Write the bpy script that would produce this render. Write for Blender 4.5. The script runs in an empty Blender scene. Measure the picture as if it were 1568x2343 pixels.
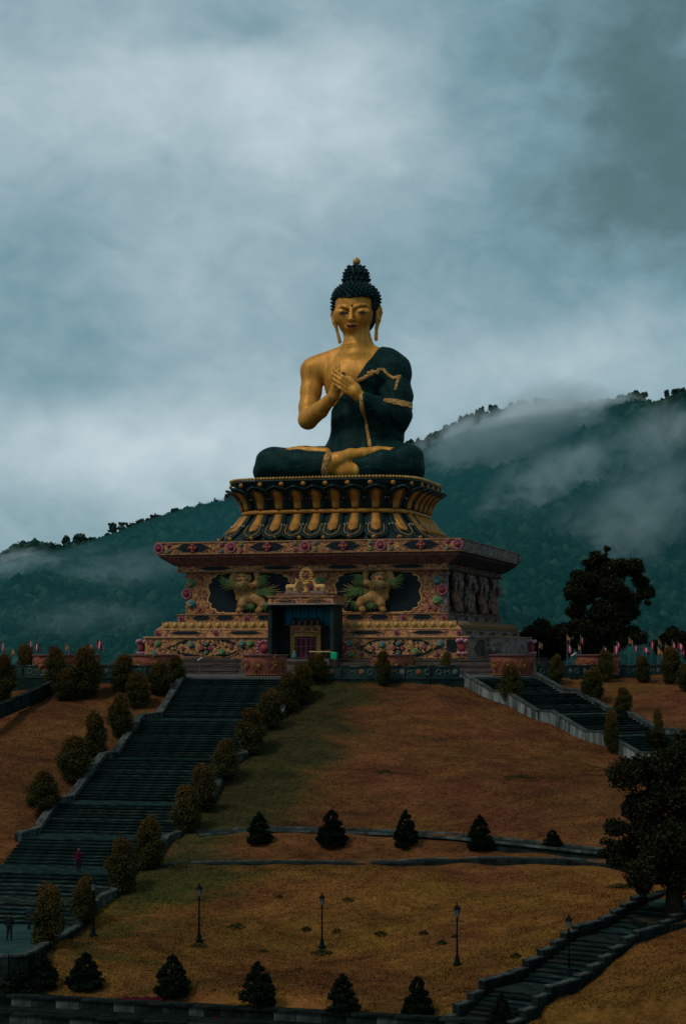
import bpy, math, random
import numpy as np
from mathutils import Vector, Matrix, noise as mnoise
PI = math.pi
R = math.radians
SC = bpy.context.scene
COL = SC.collection
random.seed(7)

# ------------------------------------------------------------------ camera
CAMZ = 0.7
PITCH = math.atan(319 / 4425)
cd = bpy.data.cameras.new('camera')
cd.sensor_fit = 'HORIZONTAL'; cd.sensor_width = 36.0
cd.lens = 36.0 * 4425 / 1568
cd.clip_start = 1.0; cd.clip_end = 12000
cam = bpy.data.objects.new('camera', cd); COL.objects.link(cam)
cam.location = (0, 0, CAMZ); cam.rotation_euler = (PI / 2 + PITCH, 0, 0)
SC.camera = cam

# ------------------------------------------------------------------ world
SUN_AZ, SUN_EL = R(-52), R(52)          # azimuth measured from the direction behind the camera, towards the left
world = bpy.data.worlds.new('World'); SC.world = world; world.use_nodes = True
wt = world.node_tree; wt.nodes.clear()
def wn(t, **k):
    n = wt.nodes.new(t)
    for a, b in k.items(): setattr(n, a, b)
    return n
def wm(op, a, b=None, c=None):
    n = wt.nodes.new('ShaderNodeMath'); n.operation = op
    for i, s in enumerate((a, b, c)):
        if s is None: continue
        if isinstance(s, (int, float)): n.inputs[i].default_value = s
        else: wt.links.new(s, n.inputs[i])
    return n.outputs[0]
tc = wn('ShaderNodeTexCoord')
mp = wn('ShaderNodeMapping'); mp.inputs['Scale'].default_value = (1.0, 1.0, 1.35)
wt.links.new(tc.outputs['Generated'], mp.inputs['Vector'])
def wnoise(scale, detail, rough, dist=0.0, loc=(0, 0, 0)):
    m2 = wn('ShaderNodeMapping'); m2.inputs['Location'].default_value = loc
    wt.links.new(mp.outputs[0], m2.inputs['Vector'])
    n = wn('ShaderNodeTexNoise'); n.inputs['Scale'].default_value = scale
    n.inputs['Detail'].default_value = detail; n.inputs['Roughness'].default_value = rough
    n.inputs['Distortion'].default_value = dist
    wt.links.new(m2.outputs[0], n.inputs['Vector'])
    return n
warp = wnoise(11, 5, 0.55)
wv = wn('ShaderNodeVectorMath', operation='MULTIPLY_ADD')
wt.links.new(warp.outputs['Color'], wv.inputs[0]); wv.inputs[1].default_value = (0.085, 0.0, 0.06)
wt.links.new(tc.outputs['Generated'], wv.inputs[2])
sep = wn('ShaderNodeSeparateXYZ'); wt.links.new(wv.outputs[0], sep.inputs[0])
wX = wm('SUBTRACT', sep.outputs[0], 0.0425); wZ = wm('SUBTRACT', sep.outputs[2], 0.03)
# soft cloud banks: (V x, V y, radius x, radius y, weight)
BANKS = [(40, 260, 330, 170, .62), (560, 250, 330, 140, .5), (760, 110, 240, 150, .42), (830, 260, 200, 110, .22), (1235, 190, 60, 90, .4),
         (320, 640, 200, 100, .42), (270, 1045, 420, 95, .95), (1210, 820, 300, 80, .55), (1470, 720, 200, 110, .45), (640, 1000, 300, 160, .2),
         (1530, 230, 370, 330, -1.0), (1130, 110, 110, 120, -.15), (120, 560, 220, 190, -.28), (560, 10, 130, 60, -.6), (1480, 540, 430, 150, -.4),
         (60, 800, 240, 130, -.2), (900, 330, 300, 200, .16), (20, 1230, 160, 70, -.1), (640, 560, 300, 80, .12)]
acc = 0.0
for (cx, cy, rx, ry, w) in BANKS:
    az = math.atan((cx - 784) / 4425); el = math.atan((1490 - cy) / 4425)
    ux = math.sin(az) * math.cos(el); uz = math.sin(el)
    dx = wm('DIVIDE', wm('SUBTRACT', wX, ux), rx / 4425 * 1.05)
    dz = wm('DIVIDE', wm('SUBTRACT', wZ, uz), ry / 4425 * 1.05)
    d2 = wm('ADD', wm('MULTIPLY', dx, dx), wm('MULTIPLY', dz, dz))
    g = wm('EXPONENT', wm('MULTIPLY', d2, -0.8))
    acc = wm('ADD', wm('MULTIPLY', g, w), acc)
n1 = wnoise(9, 7, 0.55, 0.4, (3.1, 0, 1.7))
n2 = wnoise(28, 6, 0.5, 0.6, (1.3, 4, 0.2))
acc = wm('ADD', acc, wm('MULTIPLY', wm('SUBTRACT', n1.outputs[0], 0.5), 0.95))
acc = wm('ADD', acc, wm('MULTIPLY', wm('SUBTRACT', n2.outputs[0], 0.5), 0.85))
n3 = wnoise(75, 5, 0.55, 0.3, (2.3, 1, 0.9))
acc = wm('ADD', acc, wm('MULTIPLY', wm('SUBTRACT', n3.outputs[0], 0.5), 0.36))
fac = wm('MULTIPLY_ADD', acc, 0.36, 0.565)
cr = wn('ShaderNodeValToRGB'); wt.links.new(fac, cr.inputs[0])
e = cr.color_ramp.elements
e[0].position = 0.0; e[0].color = (0.062, 0.125, 0.135, 1)
e[1].position = 1.0; e[1].color = (0.56, 0.67, 0.72, 1)
for p, c in ((.22, (.105, .185, .205, 1)), (.42, (.18, .32, .375, 1)), (.68, (.345, .475, .53, 1))):
    q = e.new(p); q.color = c
sky = wn('ShaderNodeTexSky', sky_type='NISHITA'); sky.sun_disc = False
sky.sun_elevation = SUN_EL; sky.sun_rotation = PI - SUN_AZ
skys = wn('ShaderNodeVectorMath', operation='SCALE'); skys.inputs['Scale'].default_value = 0.06
wt.links.new(sky.outputs[0], skys.inputs[0])
mx = wn('ShaderNodeMixRGB'); mx.inputs[0].default_value = 0.08
wt.links.new(cr.outputs[0], mx.inputs[1]); wt.links.new(skys.outputs[0], mx.inputs[2])
bg = wn('ShaderNodeBackground'); bg.inputs[1].default_value = 1.0
wt.links.new(mx.outputs[0], bg.inputs[0])
wo = wn('ShaderNodeOutputWorld'); wt.links.new(bg.outputs[0], wo.inputs['Surface'])

sl = bpy.data.lights.new('sun', 'SUN'); sl.energy = 1.45; sl.angle = R(14); sl.color = (1.0, 0.93, 0.82)
so = bpy.data.objects.new('sun', sl); COL.objects.link(so)
sd = Vector((math.sin(SUN_AZ) * math.cos(SUN_EL), -math.cos(SUN_AZ) * math.cos(SUN_EL), math.sin(SUN_EL)))
so.rotation_euler = sd.to_track_quat('Z', 'Y').to_euler(); so.location = (-60, 0, 80)

SC.view_settings.view_transform = 'Standard'; SC.view_settings.look = 'None'
SC.view_settings.exposure = 0.0; SC.view_settings.gamma = 1.0; SC.view_settings.use_curve_mapping = False
SC.render.engine = 'CYCLES'
SC.cycles.volume_bounces = 1; SC.cycles.volume_step_rate = 1.0; SC.cycles.volume_max_steps = 64

# ------------------------------------------------------------------ pixels <-> places (V = the 1568 x 2342 photograph)
def ray(vx, vy):
    u = (vx - 784) / 4425; v = (1171 - vy) / 4425
    return (u, math.cos(PITCH) - v * math.sin(PITCH), math.sin(PITCH) + v * math.cos(PITCH))
def WD(vx, vy, D):
    r = ray(vx, vy); t = D / r[1]
    return (r[0] * t, D, CAMZ + r[2] * t)
def WZ(vx, vy, z):
    r = ray(vx, vy); t = (z - CAMZ) / r[2]
    return (r[0] * t, r[1] * t, z)
PC = (0.43, 198.6); PA = R(-15.4)
ca, sa = math.cos(PA), math.sin(PA)
def L(vx, vy, y):
    """point of the shrine frame (local x, y, world z) seen at V pixel on local plane y"""
    r = ray(vx, vy)
    # local y = -(X-cx)*sin a + (Y-cy)*cos a
    den = -r[0] * sa + r[1] * ca
    t = (y - PC[0] * sa + PC[1] * ca) / den
    X, Y = r[0] * t - PC[0], r[1] * t - PC[1]
    return (X * ca + Y * sa, y, CAMZ + r[2] * t)
# ------------------------------------------------------------------ materials
MATS = {}
def nt(name):
    m = bpy.data.materials.new(name); m.use_nodes = True
    t = m.node_tree; b = t.nodes['Principled BSDF']; MATS[name] = m
    return m, t, b
def tnoise(t, vec, scale, detail=4, rough=0.6, dist=0.0):
    n = t.nodes.new('ShaderNodeTexNoise'); n.inputs['Scale'].default_value = scale
    n.inputs['Detail'].default_value = detail; n.inputs['Roughness'].default_value = rough
    n.inputs['Distortion'].default_value = dist
    if vec is not None: t.links.new(vec, n.inputs['Vector'])
    return n.outputs[0]
def tmap(t, sc=(1, 1, 1), coord='Object', rot=(0, 0, 0)):
    c = t.nodes.new('ShaderNodeTexCoord'); m = t.nodes.new('ShaderNodeMapping')
    m.inputs['Scale'].default_value = sc; m.inputs['Rotation'].default_value = rot
    t.links.new(c.outputs[coord], m.inputs['Vector']); return m.outputs[0]
def tmath(t, op, a, b=None, c=None):
    n = t.nodes.new('ShaderNodeMath'); n.operation = op
    for i, s in enumerate((a, b, c)):
        if s is None: continue
        if isinstance(s, (int, float)): n.inputs[i].default_value = s
        else: t.links.new(s, n.inputs[i])
    return n.outputs[0]
def tmix(t, fac, a, b, mode='MIX'):
    n = t.nodes.new('ShaderNodeMixRGB'); n.blend_type = mode
    for i, s in enumerate((fac, a, b)):
        if isinstance(s, (int, float)): n.inputs[i].default_value = s
        elif isinstance(s, tuple): n.inputs[i].default_value = s if len(s) == 4 else (*s, 1)
        else: t.links.new(s, n.inputs[i])
    return n.outputs[0]
def tramp(t, fac, stops):
    n = t.nodes.new('ShaderNodeValToRGB'); t.links.new(fac, n.inputs[0])
    e = n.color_ramp.elements
    e[0].position, e[0].color = stops[0][0], (*stops[0][1], 1)
    e[1].position, e[1].color = stops[-1][0], (*stops[-1][1], 1)
    for p, c in stops[1:-1]: q = e.new(p); q.color = (*c, 1)
    return n.outputs[0]
def tbump(t, b, h, strength=0.5, dist=0.05):
    n = t.nodes.new('ShaderNodeBump'); n.inputs['Strength'].default_value = strength
    n.inputs['Distance'].default_value = dist
    t.links.new(h, n.inputs['Height']); t.links.new(n.outputs[0], b.inputs['Normal'])
def pm(name, c1, c2=None, scale=1.5, rough=0.7, metal=0.0, bump=0.3, bscale=8, bd=0.03, sc=(1, 1, 1), lo=.35, hi=.65, rnd=0.0, spec=None):
    """two-tone weathered material"""
    m, t, b = nt(name)
    spec = (0.0 if rough >= .7 else .06) if spec is None else spec
    c2 = c2 or tuple(v * 0.6 for v in c1)
    v = tmap(t, sc)
    f = tnoise(t, v, scale, 6, 0.65)
    col = tramp(t, f, [(lo, c1), (hi, c2)])
    if rnd:
        oi = t.nodes.new('ShaderNodeObjectInfo')
        k = tmath(t, 'MULTIPLY_ADD', oi.outputs['Random'], rnd * 2, 1 - rnd)
        vm = t.nodes.new('ShaderNodeVectorMath'); vm.operation = 'SCALE'
        t.links.new(col, vm.inputs[0]); t.links.new(k, vm.inputs['Scale']); col = vm.outputs[0]
    t.links.new(col, b.inputs['Base Color'])
    b.inputs['Roughness'].default_value = rough; b.inputs['Metallic'].default_value = metal
    b.inputs['Specular IOR Level'].default_value = spec
    if bump: tbump(t, b, tnoise(t, v, bscale, 5, 0.7), bump, bd)
    return m

# ------------------------------------------------------------------ objects
def tag(o, label=None, cat=None, group=None, kind=None):
    if label: o['label'] = label
    if cat: o['category'] = cat
    if group: o['group'] = group
    if kind: o['kind'] = kind
    return o
def empty(name, loc=(0, 0, 0), rz=0, label=None, cat=None, group=None):
    o = bpy.data.objects.new(name, None); COL.objects.link(o)
    o.location = loc; o.rotation_euler = (0, 0, rz)
    return tag(o, label, cat, group)
def inst(name, mesh, parent=None, loc=(0, 0, 0), rot=(0, 0, 0), scale=(1, 1, 1)):
    o = bpy.data.objects.new(name, mesh); COL.objects.link(o)
    o.location = loc; o.rotation_euler = rot; o.scale = scale
    if parent: o.parent = parent
    return o
KIDS = {}
def copy_tree(o, parent=None):
    kids = list(o.children)
    c = o.copy(); COL.objects.link(c); c.parent = parent
    for ch in kids: copy_tree(ch, c)
    return c
def setmat(o, m):
    for s in o.material_slots: s.link = 'OBJECT'; s.material = m

def ico(sub=1):
    import bmesh
    bm = bmesh.new(); bmesh.ops.create_icosphere(bm, subdivisions=sub, radius=1)
    v = np.array([p.co[:] for p in bm.verts]); f = [[q.index for q in p.verts] for p in bm.faces]
    bm.free(); return v, f
ICO1, ICO2, ICO3 = ico(1), ico(2), ico(3)
class MB:
    def __init__(s): s.v = []; s.f = []; s.m = []
    def add(s, vs, fs, mi=0):
        o = len(s.v); s.v.extend([tuple(map(float, p)) for p in vs]); s.f.extend([[i + o for i in q] for q in fs])
        s.m.extend([mi] * len(fs) if isinstance(mi, int) else mi); return s
    def box(s, c, d, mi=0, rz=0, taper=1.0):
        x, y, z = c; a, b, h = d[0] / 2, d[1] / 2, d[2] / 2
        vs = []
        for sz in (-1, 1):
            k = taper if sz > 0 else 1
            for sx, sy in ((-1, -1), (1, -1), (1, 1), (-1, 1)):
                px, py = sx * a * k, sy * b * k
                vs.append((x + px * math.cos(rz) - py * math.sin(rz), y + px * math.sin(rz) + py * math.cos(rz), z + sz * h))
        return s.add(vs, [(3, 2, 1, 0), (4, 5, 6, 7), (0, 1, 5, 4), (1, 2, 6, 5), (2, 3, 7, 6), (3, 0, 4, 7)], mi)
    def tube(s, pts, rad, n=8, mi=0, cap=True):
        pts = [Vector(p) for p in pts]; rads = rad if isinstance(rad, (list, tuple)) else [rad] * len(pts)
        vs = []; up0 = None
        for i, p in enumerate(pts):
            d = (pts[min(i + 1, len(pts) - 1)] - pts[max(i - 1, 0)]).normalized()
            if up0 is None: up0 = Vector((0, 0, 1)) if abs(d.z) < .9 else Vector((0, 1, 0))
            a = d.cross(up0).normalized(); b = a.cross(d).normalized(); up0 = b
            for k in range(n):
                t = 2 * PI * k / n; vs.append(p + (a * math.cos(t) + b * math.sin(t)) * rads[i])
        fs = []
        for i in range(len(pts) - 1):
            for k in range(n):
                k2 = (k + 1) % n; fs.append((i * n + k, i * n + k2, (i + 1) * n + k2, (i + 1) * n + k))
        if cap: fs.append(tuple(range(n))[::-1]); fs.append(tuple(range((len(pts) - 1) * n, len(pts) * n)))
        return s.add(vs, fs, mi)
    def lathe(s, prof, n=24, c=(0, 0, 0), mi=0, sy=1.0):
        vs = []; fs = []
        for r, z in prof:
            for k in range(n):
                t = 2 * PI * k / n; vs.append((c[0] + r * math.cos(t), c[1] + r * math.sin(t) * sy, c[2] + z))
        for i in range(len(prof) - 1):
            for k in range(n):
                k2 = (k + 1) % n; fs.append((i * n + k, i * n + k2, (i + 1) * n + k2, (i + 1) * n + k))
        fs.append(tuple(range(n))[::-1]); fs.append(tuple(range((len(prof) - 1) * n, len(prof) * n)))
        return s.add(vs, fs, mi)
    def sph(s, c, r, sub=1, mi=0, sc=(1, 1, 1)):
        V_, F_ = (ICO1, ICO2, ICO3)[sub - 1]
        return s.add(V_ * np.array(sc) * r + np.array(c), F_, mi)
    def prism(s, poly, d0, d1, axis='y', mi=0):
        """polygon (x,z) extruded along y from d0 to d1 (axis y) or (y,z) along x"""
        n = len(poly)
        if axis == 'y': vs = [(a, d0, b) for a, b in poly] + [(a, d1, b) for a, b in poly]
        elif axis == 'x': vs = [(d0, a, b) for a, b in poly] + [(d1, a, b) for a, b in poly]
        else: vs = [(a, b, d0) for a, b in poly] + [(a, b, d1) for a, b in poly]
        fs = [tuple(range(n)), tuple(range(n, 2 * n))[::-1]] + [(i, i + n, (i + 1) % n + n, (i + 1) % n) for i in range(n)]
        return s.add(vs, fs, mi)
    def sheet(s, G, th, mi=0):
        """grid of points G[i][j] (Vector) thickened backwards by vector/scalar th"""
        ni, nj = len(G), len(G[0]); vs = [p for r in G for p in r]
        vs += [tuple(Vector(p) - Vector(th)) for r in G for p in r]; o = ni * nj; fs = []
        for i in range(ni - 1):
            for j in range(nj - 1):
                a, b, c, d = i * nj + j, i * nj + j + 1, (i + 1) * nj + j + 1, (i + 1) * nj + j
                fs.append((a, b, c, d)); fs.append((d + o, c + o, b + o, a + o))
        for i in range(ni - 1):
            a, b = i * nj, (i + 1) * nj; fs.append((a, b, b + o, a + o))
            a, b = i * nj + nj - 1, (i + 1) * nj + nj - 1; fs.append((b, a, a + o, b + o))
        for j in range(nj - 1):
            a, b = j, j + 1; fs.append((b, a, a + o, b + o))
            a, b = (ni - 1) * nj + j, (ni - 1) * nj + j + 1; fs.append((a, b, b + o, a + o))
        return s.add(vs, fs, mi)
    def mesh(s, name, mats, smooth=False):
        me = bpy.data.meshes.new(name); me.from_pydata(s.v, [], s.f)
        for m in (mats if isinstance(mats, (list, tuple)) else [mats]): me.materials.append(m)
        if any(s.m): me.polygons.foreach_set('material_index', s.m)
        if smooth: me.polygons.foreach_set('use_smooth', [True] * len(s.f))
        me.update(); return me
    def build(s, name, mats, parent=None, smooth=False, loc=(0, 0, 0), rz=0):
        me = s.mesh(name, mats, smooth)
        return inst(name, me, parent, loc, (0, 0, rz))
def npmesh(name, v, quads, mat, smooth=True, tris=False):
    me = bpy.data.meshes.new(name); k = 3 if tris else 4; n = len(quads)
    me.vertices.add(len(v)); me.vertices.foreach_set('co', np.asarray(v, np.float32).ravel())
    me.loops.add(n * k); me.loops.foreach_set('vertex_index', np.asarray(quads, np.int32).ravel())
    me.polygons.add(n); me.polygons.foreach_set('loop_start', np.arange(n, dtype=np.int32) * k)
    me.polygons.foreach_set('loop_total', np.full(n, k, np.int32))
    if smooth: me.polygons.foreach_set('use_smooth', np.ones(n, bool))
    me.update(); me.validate(); me.materials.append(mat); return me

# ------------------------------------------------------------------ smooth solids (distance field -> surface nets)
class SDF:
    def __init__(s, xs, ys, zs):
        s.xs, s.ys, s.zs = [np.asarray(a, np.float32) for a in (xs, ys, zs)]
        s.X = s.xs[:, None, None]; s.Y = s.ys[None, :, None]; s.Z = s.zs[None, None, :]
    def new(s): return np.full((len(s.xs), len(s.ys), len(s.zs)), 9.0, np.float32)
    def _sl(s, lo, hi):
        return tuple(slice(max(0, int(np.searchsorted(a, l)) - 1), int(np.searchsorted(a, h)) + 1) for a, l, h in zip((s.xs, s.ys, s.zs), lo, hi))
    def put(s, F, d, sl, k, mode):
        b = F[sl]
        if mode == 'add':
            if k <= 0: F[sl] = np.minimum(b, d)
            else:
                h = np.clip(.5 + .5 * (b - d) / k, 0, 1); F[sl] = b * (1 - h) + d * h - k * h * (1 - h)
        else:   # subtract
            d = -d
            h = np.clip(.5 - .5 * (b - d) / max(k, 1e-3), 0, 1); F[sl] = b * (1 - h) + d * h + k * h * (1 - h)
    def cone(s, F, a, b, ra, rb, k=.3, mode='add'):
        a, b = np.array(a, float), np.array(b, float); m = max(ra, rb) + k + .35
        sl = s._sl(np.minimum(a, b) - m, np.maximum(a, b) + m)
        px, py, pz = s.X[sl[0]] - a[0], s.Y[:, sl[1]] - a[1], s.Z[:, :, sl[2]] - a[2]
        ba = b - a; bb = float(ba @ ba) or 1e-9
        t = np.clip((px * ba[0] + py * ba[1] + pz * ba[2]) / bb, 0, 1)
        d = np.sqrt((px - t * ba[0])**2 + (py - t * ba[1])**2 + (pz - t * ba[2])**2) - (ra + (rb - ra) * t)
        s.put(F, d.astype(np.float32), sl, k, mode)
    def chain(s, F, pts, rads, k=.3, mode='add'):
        for i in range(len(pts) - 1): s.cone(F, pts[i], pts[i + 1], rads[i], rads[i + 1], k, mode)
    def ell(s, F, c, r, k=.3, mode='add'):
        c, r = np.array(c, float), np.array(r, float); m = k + .35
        sl = s._sl(c - r - m, c + r + m)
        px, py, pz = s.X[sl[0]] - c[0], s.Y[:, sl[1]] - c[1], s.Z[:, :, sl[2]] - c[2]
        k0 = np.sqrt((px / r[0])**2 + (py / r[1])**2 + (pz / r[2])**2)
        k1 = np.sqrt((px / r[0]**2)**2 + (py / r[1]**2)**2 + (pz / r[2]**2)**2) + 1e-6
        s.put(F, (k0 * (k0 - 1) / k1).astype(np.float32), sl, k, mode)
    def net(s, F):
        S = F < 0
        acc = None
        c = [F[i:F.shape[0] - 1 + i, j:F.shape[1] - 1 + j, k:F.shape[2] - 1 + k] for i in (0, 1) for j in (0, 1) for k in (0, 1)]
        sg = np.stack([q < 0 for q in c]).sum(0); act = (sg > 0) & (sg < 8)
        I, J, K = np.nonzero(act); n = len(I)
        val = np.stack([q[I, J, K] for q in c], 1)
        off = np.array([(i, j, k) for i in (0, 1) for j in (0, 1) for k in (0, 1)], float)
        P = np.zeros((n, 3)); cnt = np.zeros(n)
        for a in range(8):
            for b in range(a + 1, 8):
                if np.abs(off[a] - off[b]).sum() != 1: continue
                va, vb = val[:, a], val[:, b]; cr = (va < 0) != (vb < 0)
                t = np.where(cr, va / np.where(cr, va - vb, 1), 0)
                p = off[a] + t[:, None] * (off[b] - off[a]); P += p * cr[:, None]; cnt += cr
        P /= cnt[:, None]
        idx = -np.ones(act.shape, np.int64); idx[I, J, K] = np.arange(n)
        def ax(arr, base, fr): return arr[base] + fr * (arr[np.minimum(base + 1, len(arr) - 1)] - arr[base])
        v = np.stack([ax(s.xs, I, P[:, 0]), ax(s.ys, J, P[:, 1]), ax(s.zs, K, P[:, 2])], 1)
        Q = []
        for axis in range(3):
            A = S.take(range(0, S.shape[axis] - 1), axis); B = S.take(range(1, S.shape[axis]), axis)
            i, j, k = np.nonzero(A != B); g = [i, j, k]
            o = [a for a in range(3) if a != axis]
            ok = (g[o[0]] > 0) & (g[o[1]] > 0) & (g[o[0]] < act.shape[o[0]]) & (g[o[1]] < act.shape[o[1]])
            g = [q[ok] for q in g]; fl = A[g[0], g[1], g[2]]
            def at(d0, d1):
                h = [q.copy() for q in g]; h[o[0]] -= d0; h[o[1]] -= d1; return idx[h[0], h[1], h[2]]
            q = np.stack([at(1, 1), at(0, 1), at(0, 0), at(1, 0)], 1)
            if axis == 1: fl = ~fl
            q[~fl] = q[~fl][:, ::-1]; Q.append(q)
        Q = np.concatenate(Q); Q = Q[(Q >= 0).all(1)]
        return v, Q
    def build(s, F, name, mat, parent=None, loc=(0, 0, 0)):
        v, q = s.net(F); me = npmesh(name, v, q, mat); return inst(name, me, parent, loc)
# ------------------------------------------------------------------ the lie of the land
TZ = -1.4                                    # terrace level
A1 = R(12)                                   # main stairs run this far to the left of straight at the camera
AX = np.array((-math.sin(A1), -math.cos(A1))); AW = np.array((math.cos(A1), -math.sin(A1)))
ML0 = np.array((-12.87, 160.0)); MW = 9.35
MPROF = [(0, TZ), (6.7, -4.5), (11.4, -4.5), (17.4, -7.0), (20.2, -7.0), (26.8, -9.55), (29.6, -9.55), (33.2, -11.2), (36.4, -11.2),
         (39.6, -12.5), (43.4, -12.5), (46.6, -13.4), (49.2, -13.4), (52.2, -14.3)]
def mst(u, w): p = ML0 + AX * u + AW * w; return float(p[0]), float(p[1])
def prof(P, u):
    return float(np.interp(u, [a for a, b in P], [b for a, b in P]))
A2 = R(38)
BX = np.array((math.sin(A2), -math.cos(A2))); BW = np.array((math.cos(A2), math.sin(A2)))
RL0 = np.array((10.0, 158.0)); RW = 7.5
RPROF = [(0, TZ), (3.4, -2.75), (5.0, -2.75), (8.6, -4.2), (10.2, -4.2), (13.8, -5.6), (15.6, -5.6), (19.2, -7.0), (22, -7.0)]
def rst(u, w): p = RL0 + BX * u + BW * w; return float(p[0]), float(p[1])
# lower diagonal stairs
DS0 = np.array((16.2, 104.0)); DS1 = np.array((4.2, 88.5)); DZ0, DZ1 = -12.6, -16.9
DL = float(np.linalg.norm(DS1 - DS0)); DX_ = (DS1 - DS0) / DL; DW_ = np.array((-DX_[1], DX_[0])); DWID = 2.8
DPROF = [(0, DZ0), (4.5, -13.55), (7.0, -13.6), (12.5, -15.1), (15.0, -15.2), (DL, DZ1)]
def dst(u, w): p = DS0 + DX_ * u + DW_ * w; return float(p[0]), float(p[1])

ctrl = []
for u, z in MPROF:
    for w in (-2.2, 0, 5, MW, 11.8):
        x, y = mst(u, w); ctrl.append((x, y, z - .1))
for u, z in RPROF:
    x, y = rst(u, 0); ctrl.append((x, y, z - .55)); x, y = rst(u, -1.5); ctrl.append((x, y, z - .75))
    x, y = rst(u, RW); ctrl.append((x, y, z - .1)); x, y = rst(u, RW + 2.5); ctrl.append((x, y, z + .1))
for vx, vy, d in ((760, 1578, 155.5), (860, 1580, 155), (960, 1578, 155), (1025, 1572, 155.8)): ctrl.append(WD(vx, vy, d))
P1 = [WZ(452, 1902, -10.75), WZ(600, 1900, -10.75), WZ(757, 1903, -10.75), WZ(900, 1909, -10.8), WZ(1045, 1917, -10.85), WZ(1200, 1927, -10.9), WZ(1367, 1940, -11.0), WZ(1480, 1950, -11.1)]
P2 = [WZ(318, 1978, -12.0), WZ(480, 1975, -12.0), WZ(640, 1974, -12.0), WZ(850, 1975, -12.0), WZ(1029, 1976, -12.05), WZ(1200, 1983, -12.1), WZ(1367, 1993, -12.15), WZ(1460, 2002, -12.2)]
ctrl += P1 + P2
for P_ in (P1, P2):
    for i in range(len(P_) - 1):
        a, b = np.array(P_[i]), np.array(P_[i + 1]); t = (b - a)[:2] / np.linalg.norm((b - a)[:2]); n_ = np.array((-t[1], t[0])); c = (a + b) / 2
        for s_ in (-1.9, -1.1, 1.1, 1.9): ctrl.append((c[0] + n_[0] * s_, c[1] + n_[1] * s_, c[2] - .02))
for vx, vy, z in ((213, 2138, -14.6), (160, 2150, -14.4), (110, 2180, -14.6), (75, 2205, -14.9), (250, 2110, -14.2), (455, 2155, -14.8), (736, 2170, -15.0), (1045, 2210, -15.05), (1300, 2240, -15.0),
                  (95, 2262, -16.0), (195, 2262, -15.9), (395, 2262, -15.6), (592, 2292, -15.7), (785, 2303, -15.8), (957, 2328, -16.2),
                  (300, 2100, -14.0), (560, 2060, -13.2), (800, 2080, -13.4), (1100, 2080, -13.4), (1350, 2060, -12.9), (60, 2240, -15.7)):
    ctrl.append(WZ(vx, vy, z))
for u, z in DPROF:
    for w in (-.6, DWID / 2, DWID + .6):
        x, y = dst(u, w); ctrl.append((x, y, z - .1))
    x, y = dst(u, DWID + 4); ctrl.append((x, y, z + .3))
ctrl += [WZ(1540, 2110, -13.1), WZ(1500, 2190, -13.8), WZ(1420, 2300, -15.3), WZ(1568, 2342, -15.2)]
ctrl += [WD(1500, 1640, 150), WD(1568, 1590, 158), WD(1430, 1560, 166), WD(1500, 1760, 135), WD(1560, 1900, 120), WD(1330, 1800, 130)]
ctrl += [WD(20, 1606, 158), WD(150, 1600, 158), WD(20, 1800, 133), WD(0, 1900, 126)]
ctrl += [(-32, 166, -3.2), (-45, 170, -3.2), (-32, 140, -6.8), (-40, 120, -12), (-40, 100, -15), (-28, 90, -16.5), (-18, 84, -17.5), (0, 84, -17.3),
         (12, 82, -17.6), (40, 84, -16), (40, 110, -12), (45, 140, -6.5), (50, 170, -3), (-18, 70, -19), (10, 70, -19), (40, 68, -19), (-40, 68, -19)]
ctrl = np.array(ctrl); ctrl = ctrl[np.unique(np.round(ctrl[:, :2], 1), axis=0, return_index=True)[1]]
def ker(d2): return -np.sqrt(d2 + 9.0)
_n = len(ctrl); _D = ((ctrl[:, None, :2] - ctrl[None, :, :2])**2).sum(-1)
_A = np.zeros((_n + 3, _n + 3)); _A[:_n, :_n] = ker(_D) + np.eye(_n) * 0.25
_A[:_n, _n] = 1; _A[:_n, _n + 1:] = ctrl[:, :2]; _A[_n, :_n] = 1; _A[_n + 1:, :_n] = ctrl[:, :2].T
_w = np.linalg.solve(_A, np.concatenate([ctrl[:, 2], np.zeros(3)]))
EDGE = [(-75, 190), (-55, 178), (-35, 168), (-22, 162.8), (float(ML0[0]), float(ML0[1])), mst(0, MW), (3, 157.0), (7, 157.0), tuple(RL0), rst(0, RW), (24, 168.0), (38, 177), (58, 190), (80, 205)]
EDX, EDY = [p[0] for p in EDGE], [p[1] for p in EDGE]
SWA, SWB = np.array(WZ(-40, 2268, -16.0)[:2]), np.array(WZ(1040, 2336, -16.2)[:2])
SWN = (SWB - SWA) / np.linalg.norm(SWB - SWA); SWN = np.array((SWN[1], -SWN[0]))
KERB = [WZ(*q, -14.3)[:2] for q in ((205, 2104), (184, 2119), (144, 2143), (98, 2166), (74, 2182), (52, 2190), (20, 2192))]
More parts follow.
